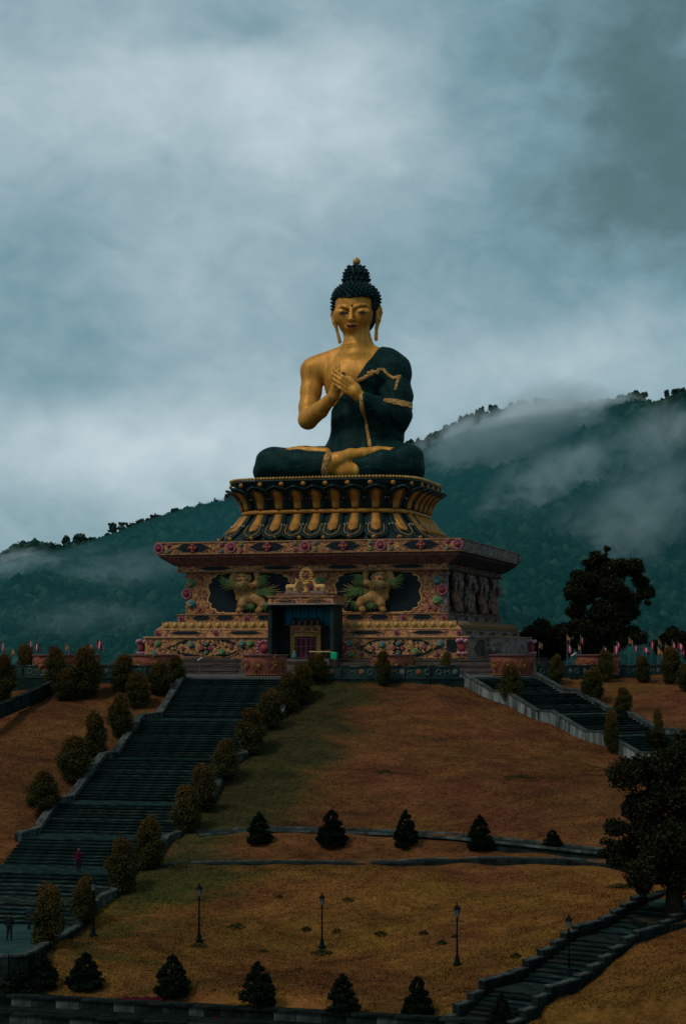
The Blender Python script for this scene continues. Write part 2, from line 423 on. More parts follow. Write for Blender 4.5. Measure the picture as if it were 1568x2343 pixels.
def H(x, y, raw=False):
    x = np.atleast_1d(np.asarray(x, float)); y = np.atleast_1d(np.asarray(y, float))
    z = np.empty(len(x))
    for i in range(0, len(x), 8000):
        q = slice(i, i + 8000)
        z[q] = ker((x[q, None] - ctrl[:, 0])**2 + (y[q, None] - ctrl[:, 1])**2) @ _w[:_n] + _w[_n] + x[q] * _w[_n + 1] + y[q] * _w[_n + 2]
    far = y > np.interp(x, EDX, EDY) - .3
    z = np.minimum(z, np.where(far, -4.0, 99)) if not raw else z
    if raw: return z
    for (o, a, w_, W, Lm, P, off) in ((ML0, AX, AW, MW, 52.2, MPROF, .45), (RL0, BX, BW, RW, 22, RPROF, .5), (DS0, DX_, DW_, DWID, DL, DPROF, .4)):
        u = (x - o[0]) * a[0] + (y - o[1]) * a[1]; w = (x - o[0]) * w_[0] + (y - o[1]) * w_[1]
        inside = (u > -1.5) & (u < Lm + .3) & (w > .05) & (w < W - .05)
        zz = np.interp(u, [p[0] for p in P], [p[1] for p in P]) - off - .35
        z = np.where(inside, np.minimum(z, zz), z)
    # plaza cut at the foot of the main stairs
    u = (x - ML0[0]) * AX[0] + (y - ML0[1]) * AX[1]; w = (x - ML0[0]) * AW[0] + (y - ML0[1]) * AW[1]
    kx = np.interp(y, [q[1] for q in KERB[::-1]], [q[0] for q in KERB[::-1]])
    z = np.where((u > 52) & (y > KERB[-1][1]) & (y < 112) & (x < kx - .1) & (w < MW), np.minimum(z, -14.9), z)
    z = np.where((y <= KERB[-1][1]) & (x < KERB[-2][0] + .3) & (y > 80), np.minimum(z, -15.6), z)
    # ground in front of the terraced walls along the bottom
    f = (x - SWA[0]) * SWN[0] + (y - SWA[1]) * SWN[1]
    z = np.where(f > 1.0, np.minimum(z, -18.2), z); z = np.where((f > -.6) & (f <= 1.0), np.minimum(z, -15.98), z)
    return z
def Hs(x, y): return float(H([x], [y])[0])
def onland(vx, vy, lo=70, hi=170):
    """where the line of sight through a V pixel meets the slope"""
    r = ray(vx, vy); D = np.arange(lo, hi, .25); t = D / r[1]
    zl = CAMZ + r[2] * t; zh = H(r[0] * t, D, raw=True)
    i = np.nonzero(zl < zh)[0]
    D0 = D[i[0]] if len(i) else hi
    return (r[0] * D0 / r[1], D0)

# --- grass material: dry orange-brown turf with green patches
def grass_mat():
    m, t, b = nt('dry_grass')
    v = tmap(t, (1, 1, 1)); vs = tmap(t, (.55, 1.0, 1.0))
    big = tnoise(t, v, .055, 5, .6, .3); mid = tnoise(t, vs, .5, 6, .7, .5); fine = tnoise(t, vs, 4.5, 4, .75); grain = tnoise(t, v, 11, 3, .8)
    base = tramp(t, mid, [(.32, (.088, .041, .017)), (.5, (.158, .073, .023)), (.68, (.232, .110, .032))])
    hue = tramp(t, tnoise(t, v, .16, 4, .6), [(.35, (1.0, .86, 1.0)), (.65, (1.0, 1.10, .85))])
    base = tmix(t, 1.0, base, hue, 'MULTIPLY')
    # green turf: patches plus along the stairs
    sp = t.nodes.new('ShaderNodeSeparateXYZ'); t.links.new(v, sp.inputs[0])
    u = tmath(t, 'ADD', tmath(t, 'MULTIPLY', tmath(t, 'SUBTRACT', sp.outputs[0], float(ML0[0])), float(AW[0])), tmath(t, 'MULTIPLY', tmath(t, 'SUBTRACT', sp.outputs[1], float(ML0[1])), float(AW[1])))
    near = tmath(t, 'SUBTRACT', 1.0, tmath(t, 'MULTIPLY', tmath(t, 'ABSOLUTE', tmath(t, 'SUBTRACT', u, MW + 2.0)), .13))
    near = tmath(t, 'MULTIPLY', tmath(t, 'MAXIMUM', near, 0.0), tramp(t, sp.outputs[1], [(0, (1, 1, 1)), (1, (1, 1, 1))]))
    g = tmath(t, 'ADD', tmath(t, 'MULTIPLY', tmath(t, 'MULTIPLY', near, .42), tramp(t, tmath(t, 'MULTIPLY', tmath(t, 'SUBTRACT', sp.outputs[1], 100.0), .04), [(.1, (.35, .35, .35)), (.6, (1, 1, 1))])), tnoise(t, vs, .14, 5, .7, .8))
    gf = tramp(t, g, [(.60, (0, 0, 0)), (.80, (1, 1, 1))])
    gf = tmath(t, 'MULTIPLY', gf, .8)
    green = tramp(t, mid, [(.3, (.018, .038, .013)), (.7, (.052, .068, .020))])
    col = tmix(t, gf, base, green)
    dk = tramp(t, fine, [(.30, (.45, .45, .45)), (.55, (1, 1, 1)), (.75, (1.35, 1.3, 1.2))])
    col = tmix(t, .85, col, dk, 'MULTIPLY')
    dk = tramp(t, grain, [(.3, (.6, .6, .6)), (.7, (1.3, 1.3, 1.3))])
    col = tmix(t, .7, col, dk, 'MULTIPLY')
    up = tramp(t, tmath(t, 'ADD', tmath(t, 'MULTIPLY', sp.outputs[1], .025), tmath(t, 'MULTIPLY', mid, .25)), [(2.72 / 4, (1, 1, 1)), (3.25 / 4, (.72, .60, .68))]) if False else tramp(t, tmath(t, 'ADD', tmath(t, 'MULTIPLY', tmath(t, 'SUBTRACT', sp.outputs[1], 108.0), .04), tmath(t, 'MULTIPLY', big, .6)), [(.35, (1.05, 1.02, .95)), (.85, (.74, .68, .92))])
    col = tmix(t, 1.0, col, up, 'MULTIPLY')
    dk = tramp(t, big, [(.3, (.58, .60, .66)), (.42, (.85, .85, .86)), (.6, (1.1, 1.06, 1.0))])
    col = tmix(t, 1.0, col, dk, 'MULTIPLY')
    t.links.new(col, b.inputs['Base Color']); b.inputs['Roughness'].default_value = 1.0; b.inputs['Specular IOR Level'].default_value = 0.0
    h = tmath(t, 'ADD', tmath(t, 'MULTIPLY', fine, .6), tmath(t, 'MULTIPLY', mid, .9))
    tbump(t, b, h, .9, .35)
    return m
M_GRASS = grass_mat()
M_STEP = pm('mossy_step_stone', (.006, .014, .0125), (.030, .052, .046), 1.3, .9, 0, .5, 9, .04, sc=(1.0, 1.0, 6), lo=.47, hi=.74, rnd=.3)
M_STEPW = pm('worn_step_stone', (.008, .018, .016), (.070, .080, .068), 1.6, .9, 0, .5, 9, .04, sc=(1.0, 1.0, 6), lo=.46, hi=.74, rnd=.3)
M_STEPB = pm('brown_step_stone', (.125, .088, .074), (.04, .034, .030), 1.5, .8, 0, .4, 9, .03, sc=(.5, .5, 3), rnd=.5)
M_CONC = pm('stained_concrete', (.066, .076, .069), (.008, .015, .013), 1.0, .85, 0, .4, 10, .03, sc=(2.2, 2.2, .28), lo=.38, hi=.62, rnd=.15)
M_KERB = pm('grey_kerb_stone', (.085, .095, .088), (.02, .03, .027), 1.2, .9, 0, .3, 10, .02, rnd=.3)
M_CONCR = pm('pale_stained_concrete', (.17, .18, .165), (.012, .02, .018), 1.1, .9, 0, .4, 10, .03, sc=(2.4, 2.4, .22), lo=.40, hi=.64, rnd=.2)
M_COPE = pm('pale_coping_stone', (.070, .076, .070), (.014, .020, .018), 2.0, .8, 0, .3, 10, .02, rnd=.15)
M_DSTONE = pm('dark_wet_stone', (.017, .023, .021), (.004, .007, .006), 1.4, .9, 0, .5, 9, .04, lo=.35, hi=.65, rnd=.3)
M_PAVE = pm('wet_paving', (.026, .054, .050), (.015, .034, .032), .8, .9, 0, .15, 6, .02)
M_TERR = pm('terrace_paving', (.09, .085, .08), (.05, .05, .048), .5, .7, 0, .1, 6, .02)

def grid_ground(name, xs, ys, zf, mat, kind='structure'):
    X, Y = np.meshgrid(xs, ys, indexing='ij'); Z = zf(X.ravel(), Y.ravel())
    nx, ny = len(xs), len(ys)
    v = np.stack([X.ravel(), Y.ravel(), Z], 1)
    i, j = np.meshgrid(np.arange(nx - 1), np.arange(ny - 1), indexing='ij'); a = (i * ny + j).ravel()
    q = np.stack([a, a + ny, a + ny + 1, a + 1], 1)
    o = inst(name, npmesh(name, v, q, mat)); tag(o, kind=kind); return o
def landz(x, y):
    z = H(x, y)
    r = np.random.RandomState(3)
    w = 0.05 * np.sin(x * .9 + 1.3 * np.sin(y * .4)) * np.sin(y * .7 + x * .2) + .04 * np.sin(x * 2.3 + y * 1.7)
    return z + w
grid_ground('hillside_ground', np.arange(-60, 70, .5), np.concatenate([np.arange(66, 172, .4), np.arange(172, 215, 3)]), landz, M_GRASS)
# wide low ground under everything, out to the horizon
mb = MB(); mb.box((0, 2600, -62), (9000, 6400, 2)); M_LOW = pm('valley_turf', (.03, .045, .02), (.02, .03, .015), .05, 1, 0, 0)
tag(mb.build('valley_ground', M_LOW), kind='structure')
mb = MB(); mb.box((5, 15, -25), (500, 106, 8)); tag(mb.build('near_ground', M_GRASS), kind='structure')

# terrace slab
mb = MB(); poly = EDGE + [(80, 262), (-75, 262)]
mb.prism(poly, TZ - 5, TZ, 'z'); tag(mb.build('terrace_floor', M_TERR), kind='structure')
# plaza at the foot of the stairs
pz = [mst(52.0, -30), mst(52.0, MW)] + KERB + [(-45, KERB[-1][1] + .3)]
mb = MB(); mb.prism(pz, -17.2, -14.3, 'z'); tag(mb.build('plaza', M_PAVE), kind='structure')

# ------------------------------------------------------------------ stairs: every step a part
def stairs(name, label, st, P, W, rise, mat, group=None, w0=0.0, matf=None):
    root = empty(name, (*st(0, W / 2), P[0][1]), 0, label, 'staircase', group)
    us = [0.0]; L_ = P[-1][0]; z0 = P[0][1]
    n = int(round((z0 - P[-1][1]) / rise)); rise = (z0 - P[-1][1]) / n
    # u where the profile reaches each level
    uu = np.arange(0, L_ + .01, .01); zz = np.interp(uu, [a for a, b in P], [b for a, b in P])
    k = 0; fronts = []
    for i in range(n):
        lvl = z0 - rise * (i + .5); fronts.append(float(uu[np.argmax(zz <= lvl)]))
    fronts.append(L_)
    rz = math.atan2(*(np.array(st(0, 1)) - np.array(st(0, 0)))[::-1])
    for i in range(n):
        ua, ub = fronts[i] - .02, fronts[i + 1] + .0
        zt = z0 - rise * (i + 1)
        mb = MB()
        d = ub - ua; x, y = st((ua + ub) / 2, W / 2)
        mb.box((0, 0, -.3), (W - .02, d, .6 - .002 * (i % 2)))
        # slightly proud nosing
        mb.box((0, -d / 2 - .02, -.03), (W - .06, .06, .06))
        o = mb.build('step', matf(i) if matf else mat, root)
        o.location = Vector((x, y, zt)) - Vector(root.location); o.rotation_euler = (0, 0, rz)
    return root
rs = random.Random(4)
stairs('great_staircase', 'broad mossy stone staircase climbing from the plaza up to the statue terrace, lined by shrubs', mst, MPROF, MW, .165, M_STEP, matf=lambda i: rs.choice([M_STEP, M_STEP, M_STEPW]))
stairs('side_staircase', 'dark stone staircase between pale parapets descending right of the lawn', rst, RPROF, RW, .165, M_STEP, matf=lambda i: rs.choice([M_STEP, M_DSTONE, M_STEPW]))
stairs('lower_staircase', 'narrow dark diagonal staircase at the lower right between stepped parapets', dst, DPROF, DWID, .15, M_DSTONE, matf=lambda i: rs.choice([M_DSTONE, M_DSTONE, M_STEP]))

# ------------------------------------------------------------------ walls made of panels with a coping
def wall_run(name, label, pts, th, down, mat, cope, seg=2.2, group=None, cope_h=.12, cat='wall', gap=.015):
    """pts: (x, y, z top). panels follow the slope."""
    root = empty(name, tuple(pts[0]), 0, label, cat, group); b0 = Vector(pts[0])
    for i in range(len(pts) - 1):
        a, b = Vector(pts[i]), Vector(pts[i + 1]); Lh = (b - a).xy.length
        n = max(1, int(round(Lh / seg))); d = (b - a) / n; t = Vector((d.x, d.y, 0)).normalized(); nrm = Vector((-t.y, t.x, 0)) * th / 2
        for k in range(n):
            p, q = a + d * k - b0, a + d * (k + 1) - b0
            p2, q2 = p + t * gap, q - t * gap
            h = Vector((0, 0, -cope_h - .002)); dn = Vector((0, 0, -down))
            vs = [p2 - nrm + h + dn, q2 - nrm + h + dn, q2 + nrm + h + dn, p2 + nrm + h + dn, p2 - nrm + h, q2 - nrm + h, q2 + nrm + h, p2 + nrm + h]
            fs = [(3, 2, 1, 0), (4, 5, 6, 7), (0, 1, 5, 4), (1, 2, 6, 5), (2, 3, 7, 6), (3, 0, 4, 7)]
            mb = MB(); mb.add(vs, fs); mb.build('panel', mat, root)
            nc = nrm * (1 + .10 / th); z0 = Vector((0, 0, -cope_h))
            mb = MB(); mb.add([p2 - nc + z0, q2 - nc + z0, q2 + nc + z0, p2 + nc + z0, p2 - nc, q2 - nc, q2 + nc, p2 + nc], fs); mb.build('coping_stone', cope, root)
    return root
def stair_pts(st, P, w, h): return [(*st(u, w), z + h) for u, z in P]
wall_run('stair_parapet', 'low mossy parapet along the left edge of the great staircase', stair_pts(mst, MPROF[:9], -.25, .42), .45, 1.0, M_CONC, M_COPE, 2.4, 'parapets of the great staircase')
wall_run('stair_parapet', 'low parapet along the right edge of the great staircase, behind the shrubs', stair_pts(mst, MPROF, MW + .2, .42), .38, 1.0, M_CONC, M_COPE, 2.4, 'parapets of the great staircase')
pe = KERB + [(-30, KERB[-1][1] + .15)]
wall_run('plaza_kerb', 'pale curved kerb wall round the outer edge of the plaza at the lower left', [(*p, -14.12) for p in pe], .3, 2.0, M_DSTONE, M_COPE, 1.6)
wall_run('side_stair_parapet', 'pale stained parapet on the lawn side of the right staircase', stair_pts(rst, RPROF, -.2, .38), .4, 1.6, M_CONCR, M_COPE, 1.3, 'parapets of the side staircase')
wall_run('side_stair_parapet', 'pale kinked parapet on the far side of the right staircase', stair_pts(rst, RPROF, RW + .2, .42), .45, 1.2, M_CONC, M_COPE, 2.2, 'parapets of the side staircase')
# far left: the matching radial staircase, only its parapet shows
wall_run('far_left_parapet', 'pale parapet behind the shrubs at the far left of the lawn', [WD(118, 1556, 160), WD(60, 1585, 155), WD(8, 1606, 150), WD(-40, 1626, 146)], .4, 1.0, M_DSTONE, M_DSTONE, 2.0)

# footpaths with kerbs
def smooth(pts, n=40):
    P = np.array(pts); t = np.concatenate([[0], np.cumsum(np.linalg.norm(np.diff(P[:, :2], axis=0), axis=1))]); s = np.linspace(0, t[-1], n)
    Q = np.stack([np.interp(s, t, P[:, k]) for k in range(3)], 1)
    for _ in range(3): Q[1:-1] = (Q[:-2] + 2 * Q[1:-1] + Q[2:]) / 4
    return Q
def footpath(pts, w, kerbs, lab, mat, kw=.15):
    Q = smooth(pts); t = np.gradient(Q[:, :2], axis=0); t /= np.linalg.norm(t, axis=1)[:, None]; nrm = np.stack([-t[:, 1], t[:, 0]], 1)
    zc = [float(max(H([q[0] + n_[0] * s for s in (-w / 2, 0, w / 2)], [q[1] + n_[1] * s for s in (-w / 2, 0, w / 2)]))) + .03 for q, n_ in zip(Q, nrm)]
    zc = np.convolve(np.pad(zc, 3, 'edge'), np.ones(7) / 7, 'valid') + .01
    def rib(a, b, zt, zb):
        G = []
        for q, n_, z in zip(Q, nrm, zc): G.append([Vector((q[0] + n_[0] * s, q[1] + n_[1] * s, z + zt)) for s in (a, b)])
        m = MB(); m.sheet([[g[0] for g in G], [g[1] for g in G]], (0, 0, zb)); return m
    tag(rib(-w / 2, w / 2, 0, .8).build('footpath', mat), kind='structure')
    for s, zt in kerbs:
        root = empty('path_kerb', (float(Q[0][0]), float(Q[0][1]), float(zc[0])), 0, lab[s > 0], 'kerb')
        # kerb cut into blocks
        for k in range(0, len(Q) - 1):
            q0, q1 = Q[k], Q[k + 1]; off = s * (w / 2 + kw / 2)
            a = Vector((q0[0] + nrm[k][0] * off, q0[1] + nrm[k][1] * off, zc[k] + zt)); b = Vector((q1[0] + nrm[k + 1][0] * off, q1[1] + nrm[k + 1][1] * off, zc[k + 1] + zt))
            d = (b - a).normalized() * .012; a, b = a + d - root.location, b - d - root.location; nn = Vector((nrm[k][0], nrm[k][1], 0)) * kw / 2; dn = Vector((0, 0, -.14))
            m = MB(); m.add([a - nn + dn, b - nn + dn, b + nn + dn, a + nn + dn, a - nn, b - nn, b + nn, a + nn], [(3, 2, 1, 0), (4, 5, 6, 7), (0, 1, 5, 4), (1, 2, 6, 5), (2, 3, 7, 6), (3, 0, 4, 7)])
            m.build('kerb_stone', M_KERB, root)
footpath(P1, 1.7, ((-1, .10), (1, .14)), {False: 'pale kerb along the near edge of the upper footpath below the big lawn', True: 'raised grey kerb along the far edge of the upper footpath at the foot of the big lawn'}, M_DSTONE)
footpath(P2, 1.1, ((1, .08),), {False: '', True: 'grey kerb along the far edge of the lower footpath'}, M_DSTONE)
mb = MB(); pp = [(19.5, 103.4), dst(0, DWID), dst(0, 0), (18.5, 107.6), (34, 119), (36, 114)]
mb.prism(pp, -14.5, DZ0 + .02, 'z'); tag(mb.build('paved_path', M_PAVE), kind='structure')
wall_run('path_wall', 'dark low wall along the grass side of the pale path at the lower right', [(dst(0, -.25)[0], dst(0, -.25)[1], -12.35), (18.3, 107.9, -12.3), (30, 116.5, -12.2)], .5, 1.6, M_DSTONE, M_DSTONE, 2.0)

# stepped parapets of the lower stairs: each block a part
def stepped(name, label, w, group):
    root = empty(name, (*dst(0, w), DZ0), 0, label, 'wall', group); u = 0.0; rr = random.Random(11 + int(w)); i = 0
    rz = math.atan2(DX_[1], DX_[0])
    while u < DL:
        z = prof(DPROF, u + .6); flat = abs(prof(DPROF, u + 1.6) - prof(DPROF, u)) < .12
        l = 2.6 if flat else rr.uniform(.95, 1.35)
        x, y = dst(u + l / 2, w); mb = MB(); mb.box((0, 0, -.75), (l - .03, .36, 1.5))
        o = mb.build('parapet_block', M_DSTONE, root, loc=Vector((x, y, z + .42)) - root.location, rz=rz)
        mb = MB(); mb.box((0, 0, .0), (l + .02, .42, .08)); mb.build('cap_stone', rr.choice([M_COPE, M_CONC]), root, loc=Vector((x, y, z + .475)) - root.location, rz=rz)
        u += l
stepped('stepped_parapet', 'stepped dark parapet with pale caps on the left of the lower diagonal stairs', -.28, 'stepped parapets of the lower stairs')
stepped('stepped_parapet', 'stepped parapet with pale caps on the right of the lower diagonal stairs', DWID + .28, 'stepped parapets of the lower stairs')

# terraced stone seating walls along the bottom
def seat_wall(label, z0, dy):
    a = Vector(WZ(-40, 2268, -16.0)); b = Vector(WZ(1040, 2336, -16.2)); a.z = b.z = 0
    n0 = Vector((0, -dy, 0)); L_ = (b - a).length; d = (b - a).normalized(); rz = math.atan2(d.y, d.x)
    root = empty('terrace_wall', (a.x, a.y - dy, z0), 0, label, 'wall', 'stone terrace walls along the bottom'); u = 0; rr = random.Random(int(dy * 10))
    while u < L_:
        l = rr.uniform(.7, 1.5); p = d * (u + l / 2) + Vector((0, rr.uniform(-.02, .02), -.32))
        m = MB(); m.box((0, 0, 0), (l - .03, .55, .62)); m.build('stone_block', rr.choice([M_DSTONE, M_DSTONE, M_DSTONE, M_KERB]), root, loc=p, rz=rz); u += l
    u = 0
    while u < L_:
        l = rr.uniform(1.6, 2.6); p = d * (u + l / 2) + Vector((0, 0, .05)); m = MB(); m.box((0, 0, 0), (l - .03, .7, .11)); m.build('coping_stone', M_DSTONE, root, loc=p, rz=rz); u += l
    m = MB(); m.box((L_ / 2 * d.x, L_ / 2 * d.y - .75, -.55), (L_, 1.3, .3), rz=rz); m.build('tread', M_DSTONE, root)
seat_wall('uppermost mossy stone terrace wall at the foot of the lawn, behind the dark conifers', -15.95, 1.2)
seat_wall('middle mossy stone terrace wall along the bottom', -16.5, 2.7)
seat_wall('lowest mossy stone terrace wall along the bottom edge', -17.05, 4.2)

# ------------------------------------------------------------------ terrace retaining wall and balustrade
M_BAL = pm('painted_balustrade', (.022, .048, .042), (.008, .02, .019), 2, .6, 0, .3, 8)
M_SYMB = pm('pale_relief_paint', (.13, .15, .13), (.05, .065, .058), 3, .6)
M_ORAN = pm('orange_relief_paint', (.22, .085, .045), (.10, .04, .025), 3, .6)
M_HEDGE = pm('wall_moss', (.014, .030, .026), (.005, .011, .011), 1.5, .9, 0, .5, 6, .08)
def balustrade(pts, label, rl=.0):
    root = empty('balustrade', (pts[0][0], pts[0][1], TZ), 0, label, 'balustrade', 'painted balustrades at the terrace edge'); b0 = root.location; rr = random.Random(int(pts[0][0] * 3))
    for i in range(len(pts) - 1):
        a, b = Vector((*pts[i], TZ)), Vector((*pts[i + 1], TZ)); n = max(1, int(round((b - a).length / 2.6))); d = (b - a) / n; rz = math.atan2(d.y, d.x); l = d.length
        nf = Vector((d.y, -d.x, 0)).normalized()
        for k in range(n):
            c = a + d * (k + .5) - b0
            m = MB(); m.box((0, 0, .42), (l - .34, .16, .84)); p = m.build('panel', M_BAL, root, loc=c, rz=rz)
            for j, off in enumerate((-.62, .1, .8)):
                mat = M_ORAN if (rr.random() < .14) else M_SYMB
                m = MB(); kd = (k + j) % 3
                if kd == 0: m.tube([(math.cos(t) * .2, 0, math.sin(t) * .22) for t in np.linspace(0.3, 2 * PI - .1, 10)], .045, 5)
                elif kd == 1:
                    m.tube([(-.22, 0, -.12), (-.1, 0, .1), (.05, 0, -.02), (.2, 0, .16)], .045, 5); m.sph((.22, 0, -.12), .07)
                else: m.lathe([(.01, 0), (.24, .0), (.2, .03), (.01, .05)], 10)
                o = m.build('emblem', mat, p, loc=(off, -.1, .44))
                if kd == 2: o.rotation_euler = (PI / 2, 0, 0)
            m = MB(); m.box((0, 0, .90), (l - .02, .3, .12)); m.build('rail', M_CONC, root, loc=c, rz=rz)
            m = MB(); m.box((0, 0, .42), (.28, .26, .84)); m.build('post', M_CONC, root, loc=a + d * k - b0, rz=rz)
balustrade([mst(0, MW + .4), (3, 157.0), (7, 157.0), (9.6, 157.9)], 'painted balustrade with pale emblems between the two staircases')
balustrade([rst(0, RW + .4), (24, 168.0), (38, 177), (52, 186)], 'painted balustrade with pale emblems right of the side staircase')
balustrade([(-58, 179.5), (-35, 168), (-22, 162.8), (-13.4, 160.2)], 'painted balustrade left of the great staircase, half hidden by shrubs')
def ret(label, pts): wall_run('retaining_wall', label, [(x, y - .15, TZ - .02) for x, y in pts], .5, 3.2, M_HEDGE, M_BAL, 2.6, 'terrace retaining walls')
ret('dark mossy retaining wall under the balustrade between the staircases', [mst(0, MW + .5), (3, 157.0), (7, 157.0), (9.7, 157.9)])
ret('dark mossy retaining wall under the balustrade at the right', [rst(0, RW + .5), (24, 168.0), (38, 177), (55, 188)])
ret('dark mossy retaining wall left of the great staircase', [(-58, 179.5), (-35, 168), (-22, 162.8), (-13.5, 160.3)])
# ------------------------------------------------------------------ shared shrine materials
def gold_mat(name, c1, c2, metal=.22, rough=.5, seam=True):
    m, t, b = nt(name)
    v = tmap(t, (1, 1, 1)); f = tnoise(t, tmap(t, (1.6, 1.6, .22)), 1.3, 7, .7)
    col = tramp(t, f, [(.33, c1), (.7, c2)])
    gr = tramp(t, tnoise(t, v, 6, 4, .8), [(.3, (.78, .74, .7)), (.7, (1.12, 1.1, 1.05))])
    col = tmix(t, 1, col, gr, 'MULTIPLY')
    t.links.new(col, b.inputs['Base Color']); b.inputs['Metallic'].default_value = metal; b.inputs['Specular IOR Level'].default_value = .2; b.inputs['Roughness'].default_value = rough
    h = tnoise(t, v, 3.0, 5, .7)
    tbump(t, b, h, .25, .08)
    return m
M_GOLD = gold_mat('gilded_skin', (.66, .31, .048), (.37, .15, .024))
M_GOLDT = pm('gilded_trim', (.55, .30, .08), (.20, .085, .035), 5.5, .55, .2, .8, 7, .08, lo=.42, hi=.58)
M_GOLDB = pm('old_gold_paint', (.50, .30, .085), (.26, .12, .035), 1.6, .55, .1, .4, 6, .05)
M_TONGUE = pm('bronze_gold_paint', (.46, .21, .040), (.20, .08, .022), 1.0, .5, .2, .4, 5, .05, lo=.3, hi=.7)
def robe_mat():
    m, t, b = nt('dark_patched_robe')
    v = tmap(t, (1, 1, 1))
    br = t.nodes.new('ShaderNodeTexBrick'); br.inputs['Scale'].default_value = 1.0
    c = t.nodes.new('ShaderNodeTexCoord'); sp = t.nodes.new('ShaderNodeSeparateXYZ'); t.links.new(c.outputs['Object'], sp.inputs[0])
    cb = t.nodes.new('ShaderNodeCombineXYZ')
    wob = tmath(t, 'MULTIPLY', tnoise(t, v, .35, 3), 1.6)
    t.links.new(tmath(t, 'ADD', sp.outputs[0], wob), cb.inputs[0])
    t.links.new(tmath(t, 'ADD', tmath(t, 'ADD', sp.outputs[2], wob), tmath(t, 'MULTIPLY', sp.outputs[1], .5)), cb.inputs[1])
    t.links.new(cb.outputs[0], br.inputs['Vector'])
    br.inputs['Brick Width'].default_value = 1.9; br.inputs['Row Height'].default_value = .8; br.inputs['Mortar Size'].default_value = .045; br.inputs['Mortar Smooth'].default_value = .4
    br.inputs['Color1'].default_value = (1, 1, 1, 1); br.inputs['Color2'].default_value = (.75, .8, .8, 1); br.inputs['Mortar'].default_value = (2.1, 2.0, 2.0, 1)
    f = tramp(t, tnoise(t, tmap(t, (1, 1, .4)), 1.0, 6, .7), [(.3, (.002, .013, .012)), (.58, (.004, .022, .021)), (.82, (.020, .055, .050))])
    col = tmix(t, 1, f, br.outputs['Color'], 'MULTIPLY')
    t.links.new(col, b.inputs['Base Color']); b.inputs['Roughness'].default_value = .6; b.inputs['Specular IOR Level'].default_value = .06
    h = tmath(t, 'ADD', tmath(t, 'MULTIPLY', br.outputs['Fac'], -1.0), tmath(t, 'MULTIPLY', tnoise(t, v, 2.4, 4, .6), .6))
    tbump(t, b, h, .8, .1)
    return m
M_ROBE = robe_mat()
M_HAIR = pm('blue_black_hair_paint', (.006, .028, .030), (.003, .014, .016), 2, .6, 0, .3, 5, .05, spec=.12)
M_THRONE = pm('dark_green_lotus_paint', (.008, .024, .022), (.003, .009, .009), .9, .6, 0, .5, 4, .08, lo=.35, hi=.65, spec=.15)
M_THR2 = pm('green_petal_paint', (.009, .028, .025), (.003, .010, .009), 1.2, .5, 0, .5, 4, .08, lo=.35, hi=.7, spec=.2)

# ------------------------------------------------------------------ the seated figure
PIV = 17.66
xs = np.concatenate([np.arange(-10, -3.2, .105), np.arange(-3.2, 4.2, .07), np.arange(4.2, 10, .105)])
ys = np.concatenate([np.arange(-8.4, -3.4, .105), np.arange(-3.4, 1.0, .075), np.arange(1.0, 5.6, .12)])
zs = np.concatenate([np.arange(17.3, 29.5, .105), np.arange(29.5, 38.9, .065)])
G = SDF(xs, ys, zs)
YT = 1.5
p = lambda vx, vy, y: L(vx, vy, y)
# torso
FT = G.new()
G.ell(FT, p(817, 872, YT), (3.55, 2.3, 3.5), .6)
G.ell(FT, p(790, 862, YT - 1.1), (1.8, 1.2, 1.3), .8); G.ell(FT, p(848, 862, YT - 1.1), (1.9, 1.2, 1.3), .8)
G.cone(FT, p(738, 846, YT), p(892, 840, YT), 1.15, 1.3, .7)
G.cone(FT, p(815, 800, YT), p(732, 830, YT), .95, .95, .6); G.cone(FT, p(815, 800, YT), p(885, 826, YT), 1.0, 1.15, .7)
G.ell(FT, p(828, 950, YT), (3.0, 2.25, 4.6), .7)
G.cone(FT, p(826, 985, YT), p(822, 1045, YT), 2.8, 3.7, .8)
# right arm (bare), forearm up to the chest
FR = G.new()
G.ell(FR, p(720, 848, YT), (1.5, 1.45, 1.55), .5)
G.chain(FR, [p(716, 850, YT), p(711, 895, YT - .6), p(706, 930, YT - 1.2), p(704, 959, YT - 1.8)], [1.25, 1.06, 1.0, 1.0], .4)
G.chain(FR, [p(704, 960, YT - 1.9), p(731, 938, -1.7), p(763, 905, -3.1)], [1.0, .86, .56], .25)
G.cone(FR, p(718, 848, YT), p(742, 845, YT), 1.15, 1.2, .4)
# left arm inside the robe
FLa = G.new()
G.ell(FLa, p(898, 846, YT), (1.7, 1.55, 1.55), .5)
G.chain(FLa, [p(902, 850, YT), p(906, 905, YT - .7), p(905, 948, YT - 1.6)], [1.35, 1.38, 1.38], .5)
G.chain(FLa, [p(903, 950, YT - 1.8), p(868, 940, -2.2), p(836, 921, -3.25)], [1.3, 1.1, .85], .5)
FS = G.new()       # sleeve falling to the lap
G.chain(FS, [p(893, 955, -.2), p(885, 1000, .2), p(872, 1040, .2)], [1.6, 1.45, 1.8], .7)
G.chain(FS, [p(860, 950, -2.0), p(862, 985, -1.5), p(858, 1040, -1.6)], [.9, .9, 1.0], .7)
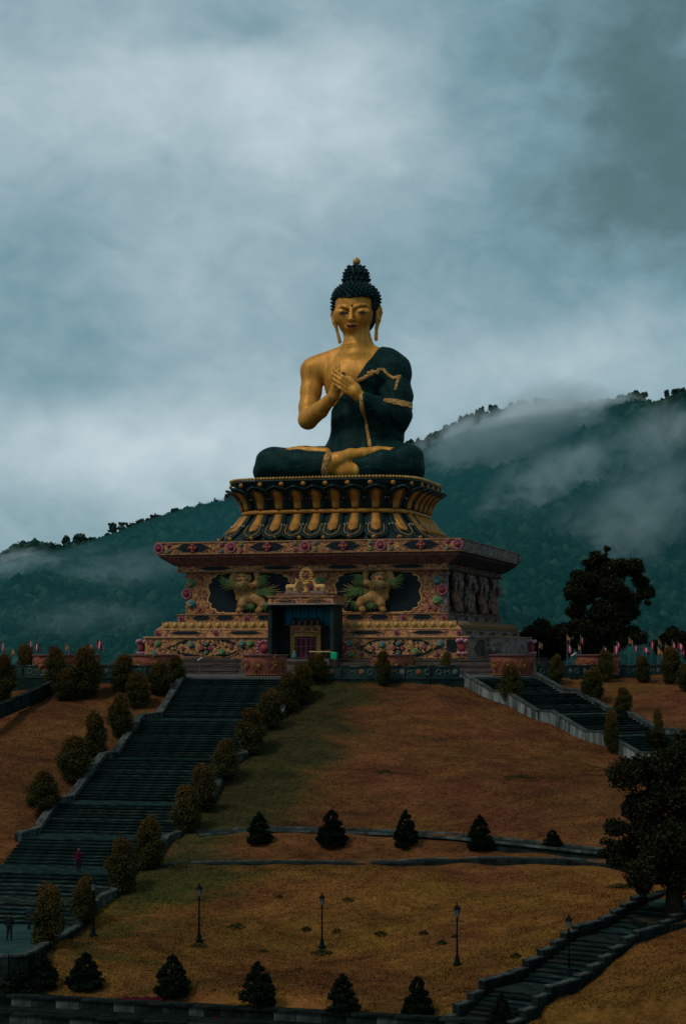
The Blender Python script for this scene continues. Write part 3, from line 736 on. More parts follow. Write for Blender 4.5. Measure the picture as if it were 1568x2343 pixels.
# hands
FH = G.new()
G.cone(FH, p(829, 914, -3.4), p(812, 897, -3.8), .66, .62, .25)
G.ell(FH, p(806, 889, -3.9), (.85, .42, .75), .3)
for a, b, c, r in (((806, 878), (784, 862), (765, 847), .215), ((801, 884), (779, 868), (762, 856), .215), ((797, 891), (777, 877), (762, 867), .205), ((793, 898), (777, 887), (766, 878), .18)):
    G.chain(FH, [p(*a, -4.05), p(*b, -4.3), p(*c, -3.95)], [r + .03, r, r * .72], .05)
G.chain(FH, [p(815, 885, -3.9), p(800, 866, -3.8), p(786, 861, -3.6)], [.3, .24, .17], .08)
G.cone(FH, p(763, 905, -3.1), p(767, 890, -3.2), .60, .58, .3)
G.ell(FH, p(768, 880, -3.25), (.42, .62, .85), .3)
for a, b, c, y0, r in (((771, 866), (773, 849), (774, 835), -3.3, .2), ((765, 866), (766, 850), (767, 838), -2.95, .2), ((761, 868), (760, 856), (761, 845), -2.65, .18), ((774, 868), (780, 857), (784, 857), -3.5, .17)):
    G.chain(FH, [p(*a, y0), p(*b, y0 - .12), p(*c, y0 + .05)], [r + .03, r, r * .7], .05)
G.chain(FH, [p(774, 890, -3.6), p(781, 874, -3.7), p(786, 861, -3.6)], [.26, .22, .15], .08)
# legs
FL_ = G.new()
G.chain(FL_, [p(790, 1062, .5), p(690, 1062, -1.5), p(624, 1063, -3.2)], [1.8, 1.56, 1.48], .6)
G.chain(FL_, [p(624, 1064, -3.2), p(618, 1080, -3.0)], [1.5, 1.55], .6)
G.chain(FL_, [p(624, 1064, -3.9), p(680, 1064, -5.0), p(748, 1064, -5.8)], [1.42, 1.34, 1.12], .6)
G.chain(FL_, [p(830, 1060, .5), p(890, 1052, -1.4), p(927, 1053, -2.5)], [1.85, 1.68, 1.55], .6)
G.chain(FL_, [p(929, 1056, -2.6), p(932, 1078, -2.5)], [1.5, 1.5], .6)
G.chain(FL_, [p(925, 1062, -3.2), p(870, 1066, -4.4), p(806, 1074, -5.0)], [1.5, 1.32, .95], .6)
G.ell(FL_, p(785, 1075, -2.2), (6.2, 3.4, 1.3), .6)
# feet: right foot lies on the left thigh, left sole on the right thigh
FF = G.new()
G.chain(FF, [p(738, 1060, -6.0), p(775, 1052, -5.8), p(800, 1041, -5.3)], [.98, .78, .62], .35)
G.chain(FF, [p(798, 1041, -5.3), p(830, 1038, -4.9), p(862, 1032, -4.5), p(884, 1028, -4.3)], [.62, .6, .48, .3], .25)
G.ell(FF, p(803, 1033, -5.3), (.36, .3, .3), .2)
for i, (dx, dy) in enumerate(((897, 1025), (893, 1028), (888, 1031), (882, 1034))):
    G.cone(FF, p(876 - i * 3, 1030 + i * 1.5, -4.4 - .12 * i), p(dx, dy, -4.4 - .1 * i), .2, .15, .05)
G.chain(FF, [p(746, 1035, -4.2), p(715, 1033, -3.9), p(685, 1031, -3.5), p(668, 1030, -3.3)], [.5, .5, .46, .38], .3)
for i in range(4): G.cone(FF, p(668, 1031, -3.1 - .22 * i), p(655 + 2 * i, 1028.5, -3.05 - .24 * i), .22, .2, .04)
G.chain(FF, [p(765, 1074, -5.4), p(790, 1076, -5.5), p(812, 1078, -5.4)], [.75, .85, .7], .35)
# head
FD = G.new(); YH = YT + .1
hc = p(811, 706, YH); hx, hy, hz = hc
G.ell(FD, (hx, hy, hz + .35), (2.02, 2.35, 2.3), .3)
G.ell(FD, (hx, hy - .12, hz - .9), (1.86, 2.1, 1.75), .6)
G.ell(FD, (hx, hy - .45, hz - 1.9), (1.35, 1.5, .95), .6)
G.ell(FD, (hx, hy - 1.75, hz - 2.25), (.42, .32, .28), .35)
G.cone(FD, p(817, 772, YT), p(819, 806, YT), 1.42, 1.62, .5)
G.cone(FD, p(819, 800, YT), p(819, 812, YT), 1.5, 1.8, .6)
for zz in (783, 790): G.chain(FD, [(hx + 1.44 * math.cos(t) + .2, YT + 1.5 * math.sin(t), p(818, zz, YT - 1.4)[2] - .1) for t in np.linspace(PI * 1.05, PI * 1.95, 9)], [.1] * 9, .15)
fy = hy - 2.28
def fpt(vx, vy, dy=0.0): return p(vx, vy, fy + dy)
G.chain(FD, [fpt(803, 703, .12), fpt(802.5, 716, -.15), fpt(801.5, 730, -.52)], [.15, .2, .26], .16)
G.ell(FD, fpt(796, 730, -.1), (.2, .22, .15), .12); G.ell(FD, fpt(807, 730.5, -.1), (.2, .22, .15), .12)
brL = [fpt(770, 708, .62), fpt(775, 703, .34), fpt(783, 700, .12), fpt(792, 701.5, .02), fpt(798, 704.5, .02)]
brR = [fpt(806.5, 705, .02), fpt(812, 701, .02), fpt(822, 696.5, .12), fpt(834, 695.5, .30), fpt(845, 699, .66)]
G.chain(FD, brL, [.07, .09, .10, .09, .07], .2); G.chain(FD, brR, [.07, .09, .10, .09, .07], .2)
G.ell(FD, fpt(784, 713.5, .22), (.80, .27, .36), .3, 'sub'); G.ell(FD, fpt(827, 712.5, .24), (.92, .27, .38), .3, 'sub')
G.ell(FD, fpt(784, 713.5, .55), (.78, .50, .33), .1); G.ell(FD, fpt(827, 712.5, .58), (.86, .50, .35), .1)
G.chain(FD, [fpt(775, 712, .34), fpt(784, 710, .06), fpt(794, 713, .2)], [.06, .09, .06], .06)
G.chain(FD, [fpt(816, 712, .2), fpt(828, 709, .07), fpt(840, 712, .42)], [.06, .09, .06], .06)
G.chain(FD, [fpt(792, 743.5, -.02), fpt(801, 742, -.22), fpt(804, 742.8, -.2), fpt(808, 742, -.2), fpt(819, 744, .04)], [.09, .16, .14, .16, .09], .1)
G.chain(FD, [fpt(795, 746, .02), fpt(805, 748, -.14), fpt(816, 746, .06)], [.09, .19, .09], .1)
G.chain(FD, [fpt(790, 740, .18), fpt(785, 752, .3)], [.08, .05], .25, 'sub')
G.ell(FD, (hx - 1.15, hy - 1.45, hz - .95), (.75, .7, .9), .5); G.ell(FD, (hx + 1.15, hy - 1.45, hz - .95), (.75, .7, .9), .5)
# ears with long pierced lobes
for sx, vx0, ex in ((-1, 764.5, 776), (1, 865.5, 860)):
    top, low = (708, 782) if sx < 0 else (703, 776)
    e0 = [p(vx0 - sx * 2, top + 8, YH + .1), p(vx0 + sx * 3, top + 2, YH + .35), p(vx0 + sx * 4.5, top + 12, YH + .5), p(vx0 + sx * 1.0, top + 30, YH + .3), p(vx0 - sx * 4 if sx > 0 else vx0 + 6, top + 48, YH + .2), p(ex, low, YH + .1)]
    G.chain(FD, e0, [.20, .21, .21, .18, .14, .18], .12)
    e1 = [p(vx0 - sx * 2.5, top + 10, YH - .1), p(vx0 - sx * 2.0, top + 26, YH - .1), p(vx0 - sx * 6.0, top + 46, YH), p(ex - sx * 1.5, low - 1, YH + .05)]
    G.chain(FD, e1, [.21, .2, .12, .15], .1)
buddha = empty('buddha_statue', (*[PC[0] + .3, PC[1]], PIV), PA, 'giant seated golden Buddha statue in a dark patched robe, hands joined before the chest', 'statue')
BLOC = tuple(-Vector((.3 * ca, -.3 * sa, PIV)))     # children are modelled in the shrine frame
BODY = G.new()
for F_, k in ((FT, .3), (FR, .30), (FLa, .3), (FL_, .3), (FF, .15), (FH, .12), (FD, .45)):
    h = np.clip(.5 + .5 * (BODY - F_) / k, 0, 1); BODY = BODY * (1 - h) + F_ * h - k * h * (1 - h)
BODY = np.maximum(BODY, (PIV + .02) - G.Z).astype(np.float32)
G.build(BODY, 'body', M_GOLD, buddha, BLOC)
# robe = swollen torso on one side of the neckline + sleeve + legs
a_, b_ = p(864, 793, 0.0), p(812, 868, -1.3); c_ = p(748, 938, -.6)
def side(a, b):
    dx, dz = b[0] - a[0], b[2] - a[2]; n_ = math.hypot(dx, dz)
    return ((G.X - a[0]) * dz - (G.Z - a[2]) * dx) / n_      # >0 on the bare side
nl = np.maximum(side(a_, b_), side(b_, c_)) if False else np.minimum(side(a_, b_) + 0 * G.Y, 99)
nl2 = side(b_, c_)
NL = np.where(G.Z > b_[2], nl, nl2) + 0 * G.Y
RT = np.maximum(FT - .22 - .05 * np.sin((G.X * .75 + G.Z) * 3.4 + np.sin(G.X * 1.7)) * (G.Z > 26.5) - .06 * np.sin(G.X * 4.2 + G.Z * .6) * (G.Z < 26.5) * np.clip((1.2 - G.X) * .5, 0, 1), NL)
ROBE = RT
for F_, k, o in ((FLa, .35, .24), (FS, .7, .1), (FL_, .3, .2)):
    Fo = F_ - o - .045 * np.sin((G.Z * .9 + G.X * (1.1 if o > .22 else .15)) * 3.6 + np.sin(G.X * 1.3) * 1.5)
    h = np.clip(.5 + .5 * (ROBE - Fo) / k, 0, 1); ROBE = ROBE * (1 - h) + Fo * h - k * h * (1 - h)
# openings: wrist, feet, throat
kn = p(752, 1060, -5.6); kn2 = p(742, 1080, -5.6)
cutx = (G.X - kn[0]) - (G.Z - kn[2]) * .22
shinL = np.full_like(ROBE, 9.0)
HEADCUT = -(np.sqrt((G.X - p(818, 790, YT)[0])**2 + (G.Y - YT)**2) - 1.95) + 0 * G.Z
HEADCUT = np.where(G.Z > p(818, 812, YT)[2], HEADCUT, -9)
ROBE = np.maximum(ROBE, HEADCUT)
dsh = G.new(); G.chain(dsh, [p(762, 1066, -6.3), p(788, 1068, -6.0), p(800, 1076, -6.0)], [1.0, .95, .9], .2)     # gap where the lower foot shows
ROBE = np.maximum(ROBE, -dsh)
ROBE = np.maximum(ROBE, (PIV + .01) - G.Z).astype(np.float32)
G.build(ROBE, 'robe', M_ROBE, buddha, BLOC)
# gold borders: strips of the robe surface
def strip(paths, extra=.10, front=2.0):
    D_ = np.full((len(G.xs), 1, len(G.zs)), 9.0, np.float32)
    for pts, w in paths:
        q = [(t[0], t[2]) for t in pts]
        for (x0, z0), (x1, z1) in zip(q[:-1], q[1:]):
            px, pz = G.X - x0, G.Z - z0; bx, bz = x1 - x0, z1 - z0; t = np.clip((px * bx + pz * bz) / (bx * bx + bz * bz), 0, 1)
            D_ = np.minimum(D_, np.sqrt((px - t * bx)**2 + (pz - t * bz)**2) - w)
    return np.maximum(np.maximum(ROBE - extra, D_), G.Y - front).astype(np.float32)
def trim(paths, front=2.0, extra=.10): G.build(strip(paths, extra, front), 'robe_border', M_GOLDT, buddha, BLOC)
trim([([p(828, 903, -3.5), p(831, 925, -3.5), p(836, 965, -2.5), p(845, 1005, -2), p(850, 1024, -2)], .22)])
trim([([p(814, 872, -1.2), p(830, 865, -1.2), p(842, 858, -1.2)], .20)])
trim([([p(842, 852, -1.0), p(850, 857, -1.0), p(850, 848, -1.0), p(862, 853, -1.0), p(864, 844, -1.0), p(873, 843, -1.0), p(884, 856, -1.0), p(897, 863, -1.0), p(909, 857, -1.0)], .16), ([p(909, 857, -1.0), p(905, 875, -1), p(903, 889, -1)], .15)])
trim([([p(898, 921, -.5), p(945, 927, -.5)], .34)], 3.0)
trim([([p(756, 1034, -6), p(748, 1062, -6.5), p(742, 1092, -6.5)], .33)], -2.0)
trim([([p(801, 1058, -6), p(799, 1075, -6), p(796, 1092, -6)], .27)], -2.0)
# hair cap, curls, top knot
hr = p(813.5, 683, YH)
FHa = G.new()
G.ell(FHa, (hr[0], hr[1] + .15, hr[2] - .1), (2.32, 2.6, 1.75), .3)
G.ell(FHa, (hx, hy + .8, hz - .1), (2.22, 2.1, 2.7), .5)
hairline = p(811, 677, fy + .1)[2]
zcut = hairline - .18 * np.clip(1.2 - np.abs(G.X - hx - .05), 0, 1.2)
facecut = np.minimum(np.minimum(zcut - G.Z, 9), np.minimum(9, 9))
FHa = np.maximum(FHa, np.minimum(zcut - G.Z + 0 * G.Y, (hy - .55) - G.Y + 0 * G.Z)).astype(np.float32)
G.build(FHa, 'hair', M_HAIR, buddha, BLOC)
hk = empty('x') if False else None
m = MB()
kz = [(1.30, 645), (1.18, 636), (1.02, 628), (.95, 618), (.62, 609), (.2, 604)]
tk = p(814, 640, YH)
prof_ = [(r, p(814, v, YH)[2] - tk[2]) for r, v in kz]
m.lathe([(1.35, prof_[0][1] - .6)] + prof_, 20, (tk[0], tk[1], tk[2])); m.build('top_knot', M_HAIR, buddha, True, BLOC)
fn = p(815, 597, YH); m = MB(); m.lathe([(.14, -.75), (.16, -.35), (.36, -.28), (.42, 0), (.34, .18), (.12, .33), (.02, .45)], 16, fn); m.build('finial', M_GOLDB, buddha, True, BLOC)
cm = MB(); cm.tube([(0, 0, -.12), (0, 0, .1), (.02, 0, .26), (.0, 0, .40)], [.19, .20, .12, .015], 7); CURL = cm.mesh('hair_curl', M_HAIR, True)
def curl(pos, nrm, s=1.0):
    o = inst('hair_curl', CURL, buddha, Vector(pos) + Vector(BLOC)); nrm = Vector(nrm).normalized(); nrm.z += .12
    o.rotation_mode = 'QUATERNION'; o.rotation_quaternion = nrm.to_track_quat('Z', 'Y'); o.scale = (s, s, s)
gr = PI * (3 - 5**.5); c0 = (hr[0], hr[1] + .15, hr[2] - .1); N = 330; cnt = 0
for i in range(N):
    zz = 1 - 2 * (i + .5) / N; rr = math.sqrt(1 - zz * zz); t = gr * i; n_ = (rr * math.cos(t), rr * math.sin(t), zz)
    q = (c0[0] + n_[0] * 2.3, c0[1] + n_[1] * 2.58, c0[2] + n_[2] * 1.72)
    front = q[1] < hy - .45
    if (front and q[2] < hairline + .12) or (zz < -.8): continue
    if math.hypot(q[0] - tk[0], q[1] - tk[1]) < 1.25 and q[2] > c0[2]: continue
    curl(q, (n_[0] / 2.3, n_[1] / 2.58, n_[2] / 1.72)); cnt += 1
for (sx) in (-1, 1):
    for v in (684, 692, 700, 707):
        for dy in (-.5, .0, .6): q = p(hx, v, YH); curl((hx + sx * 2.16, YH + dy, p(811, v, YH)[2]), (sx, -.1, 0)); cnt += 1
for k, (r, v) in enumerate(((1.26, 642), (1.14, 634), (1.12, 627), (.95, 620), (.72, 612))):
    n_ = (16, 14, 14, 11, 8)[k]
    for j in range(n_):
        t = 2 * PI * (j + .5 * (k % 2)) / n_; z = p(814, v, YH)[2]
        curl((tk[0] + r * math.cos(t), tk[1] + r * math.sin(t), z), (math.cos(t), math.sin(t), .35), .95)
# painted eyes, lips, urna
M_EYEW = pm('eye_white_paint', (.45, .46, .42), (.35, .36, .32), 3, .4, 0, 0); M_EYED = pm('eye_dark_paint', (.015, .02, .03), (.01, .012, .02), 3, .4, 0, 0)
M_LIP = pm('dark_red_lip_paint', (.085, .022, .018), (.06, .018, .014), 3, .5, 0, 0); M_LINE = pm('brow_line_paint', (.30, .14, .035), (.2, .09, .025), 3, .5, 0, 0)
def surf(vx, vy):
    """depth of the face along the line of sight (shrine frame)"""
    for y in np.arange(hy - 3.2, hy + .5, .02):
        q = p(vx, vy, y); i, j, k = [int(np.argmin(np.abs(a - c))) for a, c in zip((G.xs, G.ys, G.zs), q)]
        if FD[i, j, k] < .03: return y
    return hy - 1
for sgn, cx, cy, w in ((-1, 784, 715.5, 9.5), (1, 829, 714.5, 11)):
    yy = surf(cx, cy)
    def ptsf(f): return [tuple(Vector(p(cx + a, cy + b, surf(cx + a, cy + b) - .05))) for a, b in f]
    up = ptsf([(-w * .9, .8), (-w * .5, -.9), (0, -1.5), (w * .5, -.9), (w * .9, .6)]); lo = ptsf([(-w * .6, 1.7), (0, 2.2), (w * .6, 1.7)])
    m = MB(); ring = up + lo[::-1]; m.add(ring + [tuple(Vector(q) + Vector((0, .12, 0))) for q in ring], [tuple(range(8)), tuple(range(8, 16))[::-1]] + [(i, i + 8, (i + 1) % 8 + 8, (i + 1) % 8) for i in range(8)])
    e_ = m.build('eye', M_EYEW, buddha, False, BLOC)
    ir = p(cx - 1, cy, surf(cx - 1, cy) - .09); m = MB(); m.lathe([(.01, 0), (.17, .0), (.15, .03), (.01, .04)], 12); o = m.build('iris', M_EYED, e_, loc=ir); o.rotation_euler = (PI / 2, 0, 0)
    m = MB(); m.tube([tuple(Vector(q) - Vector((0, .02, 0))) for q in up], .045, 5); m.build('eyeliner', M_EYED, buddha, False, BLOC)
m = MB(); m.tube([fpt(792.5, 742.6, -.14), fpt(798, 743.2, -.34), fpt(803, 744.2, -.36), fpt(808, 743.2, -.34), fpt(818.5, 743, -.05)], [.03, .10, .09, .10, .03], 7); m.tube([fpt(796, 746, -.14), fpt(804, 747.5, -.32), fpt(815, 746.3, -.06)], [.03, .12, .03], 7)
m.build('lips', M_LIP, buddha, True, BLOC)
m = MB(); m.sph(fpt(804, 698, surf(804, 698) - fy - .05), .11, 2); m.build('urna', M_LIP, buddha, True, BLOC)
for br in (brL, brR):
    m = MB(); m.tube([tuple(Vector(q) + Vector((0, -.12, -.13))) for q in br], [.03, .05, .06, .05, .03], 5); m.build('brow_line', M_LINE, buddha, False, BLOC)
m = MB(); m.sph(p(784.5, 856, -3.75), .24, 2, sc=(1, .6, 1)); m.build('dark_dot', M_HAIR, buddha, True, BLOC)  # small flattened dark ball between thumb and forefinger
# ------------------------------------------------------------------ lotus throne
LC = (-.75, -1.0); HX, HY, NSE = 10.0, 9.1, 4.4
def se_ring(k, n=360):
    out = []
    for i in range(n):
        t = 2 * PI * i / n; c, s = math.cos(t), math.sin(t)
        out.append((LC[0] + HX * k * math.copysign(abs(c)**(2 / NSE), c), LC[1] + HY * k * math.copysign(abs(s)**(2 / NSE), s)))
    return out
_r = np.array(se_ring(1.0, 1440)); _l = np.linalg.norm(np.roll(_r, -1, 0) - _r, axis=1); _cum = np.concatenate([[0], np.cumsum(_l)])
def se_at(s):
    """arc fraction -> (x, y), outward normal angle (of the unit rim)"""
    d = (s % 1) * _cum[-1]; i = min(int(np.searchsorted(_cum, d)) - 1, 1439); i = max(i, 0)
    f = (d - _cum[i]) / _l[i]; a, b = _r[i], _r[(i + 1) % 1440]; q = a + (b - a) * f
    a2, b2 = _r[(i - 6) % 1440], _r[(i + 7) % 1440]; t = b2 - a2
    return q, math.atan2(-t[0], t[1])
ZB, ZW0, ZW1, ZR = 11.28, 14.25, 14.72, 17.62
def kprof(z):
    return float(np.interp(z, [ZB, 12.0, 12.8, 13.6, ZW0, ZW1, 15.4, 16.1, 16.8, 17.2, ZR], [1.10, 1.06, .985, .91, .86, .86, .875, .905, .945, .965, .97]))
throne = empty('lotus_throne', (PC[0], PC[1], ZB), PA, 'dark green double lotus throne with gold tongues and beaded rim under the Buddha', 'throne')
TL = (0, 0, -ZB)
m = MB(); rings = []; zl = [ZB, 11.6, 12.0, 12.4, 12.8, 13.2, 13.6, ZW0, ZW1, 15.0, 15.4, 15.8, 16.1, 16.5, 16.8, 17.2, 17.4, ZR]
vs = []; n = 120
for z in zl:
    for (x, y) in se_ring(kprof(z) - .012, n): vs.append((x, y, z))
fs = [(i * n + k, i * n + (k + 1) % n, (i + 1) * n + (k + 1) % n, (i + 1) * n + k) for i in range(len(zl) - 1) for k in range(n)]
fs += [tuple(range(n))[::-1], tuple(range((len(zl) - 1) * n, len(zl) * n))]
m.add(vs, fs); m.build('lotus_core', M_THRONE, throne, False, TL)
m = MB()
for k0, z0, r in ((.985, 17.5, .13), (1.12, ZB + .14, .12)):
    pts = [(x, y, z0) for x, y in se_ring(k0, 120)]; m.tube(pts + [pts[0]], r, 8, cap=False)
m.build('lotus_moulding', M_THR2, throne, True, TL)
m = MB(); pts = [(x, y, (ZW0 + ZW1) / 2) for x, y in se_ring(.872, 120)]; m.tube(pts + [pts[0]], .235, 8, cap=False); m.build('waist_band', M_TONGUE, throne, True, TL)
m = MB(); NB = 200
for i in range(NB):
    q, a = se_at(i / NB); m.sph((LC[0] + (q[0] - LC[0]) * .992, LC[1] + (q[1] - LC[1]) * .992, 17.74), .165, 1)
tag(m.build('rim_beads', M_GOLDB, throne, True, TL), kind='stuff')
NP = 30
def petal_pts(frac, dz, upper, w, over, curl, nu=7, nv=9, bulge=.22, round_=.75):
    """sheet for one petal, in its own frame: x along the rim, y outwards negative, z up. returns grid"""
    Gd = []
    z0, z1 = (ZW1 + .02, ZW1 + dz) if upper else (ZW0 - .02, ZW0 - dz)
    k0 = kprof(z0)
    for j in range(nv):
        v = j / (nv - 1); z = z0 + (z1 - z0) * v
        out = (kprof(z) - k0) * 9.6 + over + curl * v**4
        ww = w * (.72 + .28 * math.sin(v * PI * .55)) * (1 if v < round_ else math.sqrt(max(0.03, 1 - ((v - round_) / (1.001 - round_))**2)))
        row = []
        for i in range(nu):
            u = -1 + 2 * i / (nu - 1)
            row.append(Vector((u * ww, -(out + bulge * (1 - u * u)) , z - (curl * .35 * v**4 if upper else -curl * .1 * v**4))))
        Gd.append(row)
    return Gd, k0
def petal_mesh(name, mat, *a, th=.14, **k):
    Gd, k0 = petal_pts(*a, **k); m = MB(); m.sheet(Gd, (0, -th, 0)); return m.mesh(name, mat, True), k0
def lip_mesh(name, mat, r, *a, **k):
    Gd, k0 = petal_pts(*a, **k); nv = len(Gd); j0 = int(nv * .45)
    pts = [Gd[j][0] for j in range(j0, nv)] + Gd[-1][1:-1] + [Gd[j][-1] for j in range(nv - 1, j0 - 1, -1)]
    m = MB(); m.tube([p_ + Vector((0, -.02, 0)) for p_ in pts], r, 6); return m.mesh(name, mat, True), k0
UP, ku = petal_mesh('lotus_petal', M_THRONE, 0, 2.35, True, 1.02, .06, .55)
UL, _ = lip_mesh('petal_lip', M_THR2, .13, 0, 2.35, True, 1.02, .10, .62)
UL2, _ = lip_mesh('petal_lip', M_THR2, .09, 0, 2.0, True, .78, .2, .42)
UT, _ = petal_mesh('petal_tongue', M_TONGUE, 0, 1.82, True, .45, .26, .34, bulge=.2, th=.2, round_=.8)
DP, kd_ = petal_mesh('lotus_petal', M_THRONE, 0, 2.55, False, 1.05, .10, .12)
DL_, _ = lip_mesh('petal_lip', M_THR2, .13, 0, 2.55, False, 1.05, .14, .14)
DG, _ = lip_mesh('petal_edge', M_TONGUE, .04, 0, 2.28, False, .80, .40, .12)
DT, _ = petal_mesh('petal_tongue', M_TONGUE, 0, 1.85, False, .50, .30, .15, bulge=.26, th=.25, round_=.78)
UG, _ = lip_mesh('petal_edge', M_TONGUE, .03, 0, 1.92, True, .60, .30, .40)
tm = MB(); tm.sph((0, 0, 0), .3, 2, sc=(.85, .5, .8)); TIP = tm.mesh('petal_tip', M_TONGUE, True)
dm = MB()
for dx in (-.3, 0, .3): dm.sph((dx, 0, .06 * (dx == 0)), .075, 1, sc=(.8, .8, 1.3))
DOTS = MB(); DOTM = (pm('pearl_paint', (.55, .55, .48), (.4, .4, .34), 3, .5))
for i in range(NP):
    s = (i + .5) / NP + .002
    q, a = se_at(s); rz = a + PI / 2
    for k0, ms in ((ku, (UP, UL, UL2, UT, UG)), (kd_, (DP, DL_, None, DT, DG))):
        loc = (LC[0] + (q[0] - LC[0]) * k0, LC[1] + (q[1] - LC[1]) * k0, -ZB)
        pt = inst('lotus_petal', ms[0], throne, loc, (0, 0, rz))
        for nm, me in (('petal_lip', ms[1]), ('petal_lip', ms[2]), ('petal_tongue', ms[3]), ('petal_edge', ms[4])):
            if me: inst(nm, me, pt)
    q, a = se_at(s + .5 / NP); rz = a + PI / 2
    def at(z, e): k = kprof(z) + e; return (LC[0] + (q[0] - LC[0]) * k, LC[1] + (q[1] - LC[1]) * k, z - ZB)
    inst('petal_tip', TIP, throne, at(17.15, .035), (0, 0, rz)); inst('petal_tip', TIP, throne, at(11.75, .03), (.5, 0, rz))
    for zz, e in ((15.75, .02), (13.1, .03)):
        l_ = at(zz, e); M4 = Matrix.Translation(l_) @ Matrix.Rotation(rz, 4, 'Z'); DOTS.add([M4 @ Vector(v) for v in dm.v], dm.f)
tag(DOTS.build('pearl_dots', DOTM, throne, True), kind='stuff')
# ------------------------------------------------------------------ the decorated plinth
M_ORN = pm('ornate_painted_relief', (.50, .235, .10), (.13, .045, .034), 3.2, .65, 0, 1.0, 5, .12, lo=.42, hi=.6)
M_CORN = pm('cornice_red_brown', (.21, .10, .08), (.09, .045, .038), 1.2, .7, 0, .6, 6, .06)
M_SIDE = pm('weathered_grey_relief', (.25, .20, .175), (.06, .05, .046), 2.2, .8, 0, 1.0, 4, .2, lo=.4, hi=.62)
M_SIDED = pm('dark_weathered_stone', (.075, .06, .055), (.03, .027, .026), 1.5, .8, 0, .6, 5, .08)
M_DARK = pm('dark_panel_paint', (.007, .012, .016), (.004, .008, .010), 1, .6, 0, .2, 4, spec=.15)
M_SCROLL = pm('gold_scroll_paint', (.70, .38, .16), (.40, .18, .08), 2.5, .6, .1, .3, 8, .03)
M_SCROLLR = pm('red_scroll_paint', (.34, .10, .075), (.18, .05, .04), 2.5, .6, 0, .3, 8, .03)
M_LINE2 = pm('ochre_line_paint', (.34, .18, .085), (.2, .095, .045), 2, .6, 0, .2, 8, .02)
M_PINK = pm('pink_petal_paint', (.42, .21, .25), (.28, .10, .14), 3, .5, 0, .2, 6, .02)
M_RED = pm('deep_rose_paint', (.26, .05, .055), (.15, .03, .033), 3, .5, 0, .2, 6, .02)
M_GREEN = pm('jade_green_paint', (.06, .22, .10), (.03, .12, .06), 3, .4, 0, .2, 6, .02)
M_TEAL = pm('turquoise_paint', (.04, .17, .18), (.02, .10, .12), 3, .4, 0, .2, 6, .02)
M_GREYS = pm('grey_scroll_relief', (.26, .22, .19), (.13, .11, .10), 2.5, .8, 0, .3, 8, .03)
M_YEL = pm('yellow_petal_paint', (.48, .27, .085), (.27, .14, .045), 2.5, .55, .05, .3, 6, .03)
plinth = empty('plinth', (*PC, 0), PA, 'huge square plinth covered in gold and pink relief, carrying the lotus throne', 'plinth')
def tier(name, h0, z0, h1, z1, mf, ms_, parent=plinth):
    m = MB(); a, b = h0, h1
    v = [(-a, -a, z0), (a, -a, z0), (a, a, z0), (-a, a, z0), (-b, -b, z1), (b, -b, z1), (b, b, z1), (-b, b, z1)]
    m.add(v, [(3, 2, 1, 0), (4, 5, 6, 7), (0, 1, 5, 4), (1, 2, 6, 5), (2, 3, 7, 6), (3, 0, 4, 7)], [0, 0, 0, 1, 1, 0])
    return m.build(name, [mf, ms_], parent)
tier('lower_wall', 15.9, 0, 15.9, 2.08, M_ORN, M_SIDE)
tier('ledge', 16.1, 2.0, 16.05, 2.12, M_LINE2, M_SIDE)
tier('lower_band', 15.2, 2.12, 15.1, 2.76, M_ORN, M_SIDE)
tier('petal_base', 15.15, 2.76, 14.3, 3.50, M_LINE2, M_SIDED)
tier('ledge', 14.35, 3.5, 14.3, 3.56, M_LINE2, M_SIDE)
tier('upper_band', 13.45, 3.56, 13.45, 4.24, M_ORN, M_SIDE)
tier('ledge', 13.6, 4.24, 13.6, 4.32, M_LINE2, M_SIDE)
tier('main_wall', 12.85, 4.32, 12.85, 8.40, M_ORN, M_SIDE)
tier('ledge', 13.6, 8.40, 13.6, 8.50, M_LINE2, M_SIDED)
tier('frieze', 13.5, 8.5, 13.5, 9.02, M_ORN, M_SIDED)
tier('soffit', 13.75, 9.02, 14.75, 9.72, M_CORN, M_SIDED)
tier('soffit', 14.8, 9.72, 14.95, 10.05, M_CORN, M_SIDED)
tier('ledge', 15.22, 10.05, 15.22, 10.15, M_LINE2, M_SIDE)
tier('cornice', 15.1, 10.15, 15.1, 11.16, M_ORN, M_SIDE)
tier('ledge', 15.2, 11.16, 15.2, 11.28, M_LINE2, M_SIDE)
# bead and bracket course under the cornice
m = MB()
for i in range(70):
    x = -14.6 + i * 29.2 / 69
    m.box((x, -14.62 + .0, 9.86), (.2, .5, .24))
tag(m.build('bracket_course', M_SCROLLR, plinth), kind='stuff')

# faces: 'F' front (x along, normal -y) / 'S' right side (y along, normal +x)
def fput(o, face, s, h, z):
    if face == 'F': o.location = (s, -h, z); o.rotation_euler = (0, 0, 0)
    else: o.location = (h, s, z); o.rotation_euler = (0, 0, PI / 2)
    return o
def mesh_prism(name, poly, d, mat, border=None, bm_=None):
    m = MB(); m.prism(poly, -d, .05, 'y'); me = m.mesh(name, mat)
    be = None
    if border:
        m = MB(); pts = [(a, -d, b) for a, b in poly]; m.tube(pts + [pts[0]], border, 5, cap=False); be = m.mesh('panel_border', bm_ or M_LINE2)
    return me, be
def cusped(a, b, k=1.0):
    """long ogee-ended panel, half width a, half height b"""
    q = [(-a, 0), (-a * .88, b * .12), (-a * .80, b * .30), (-a * .70, b * .42), (-a * .62, b * .72), (-a * .55, b * .80), (-a * .48, b)]
    out = q + [(-x, z) for x, z in q[::-1]]
    return out + [(x, -z) for x, z in out[1:-1][::-1]]
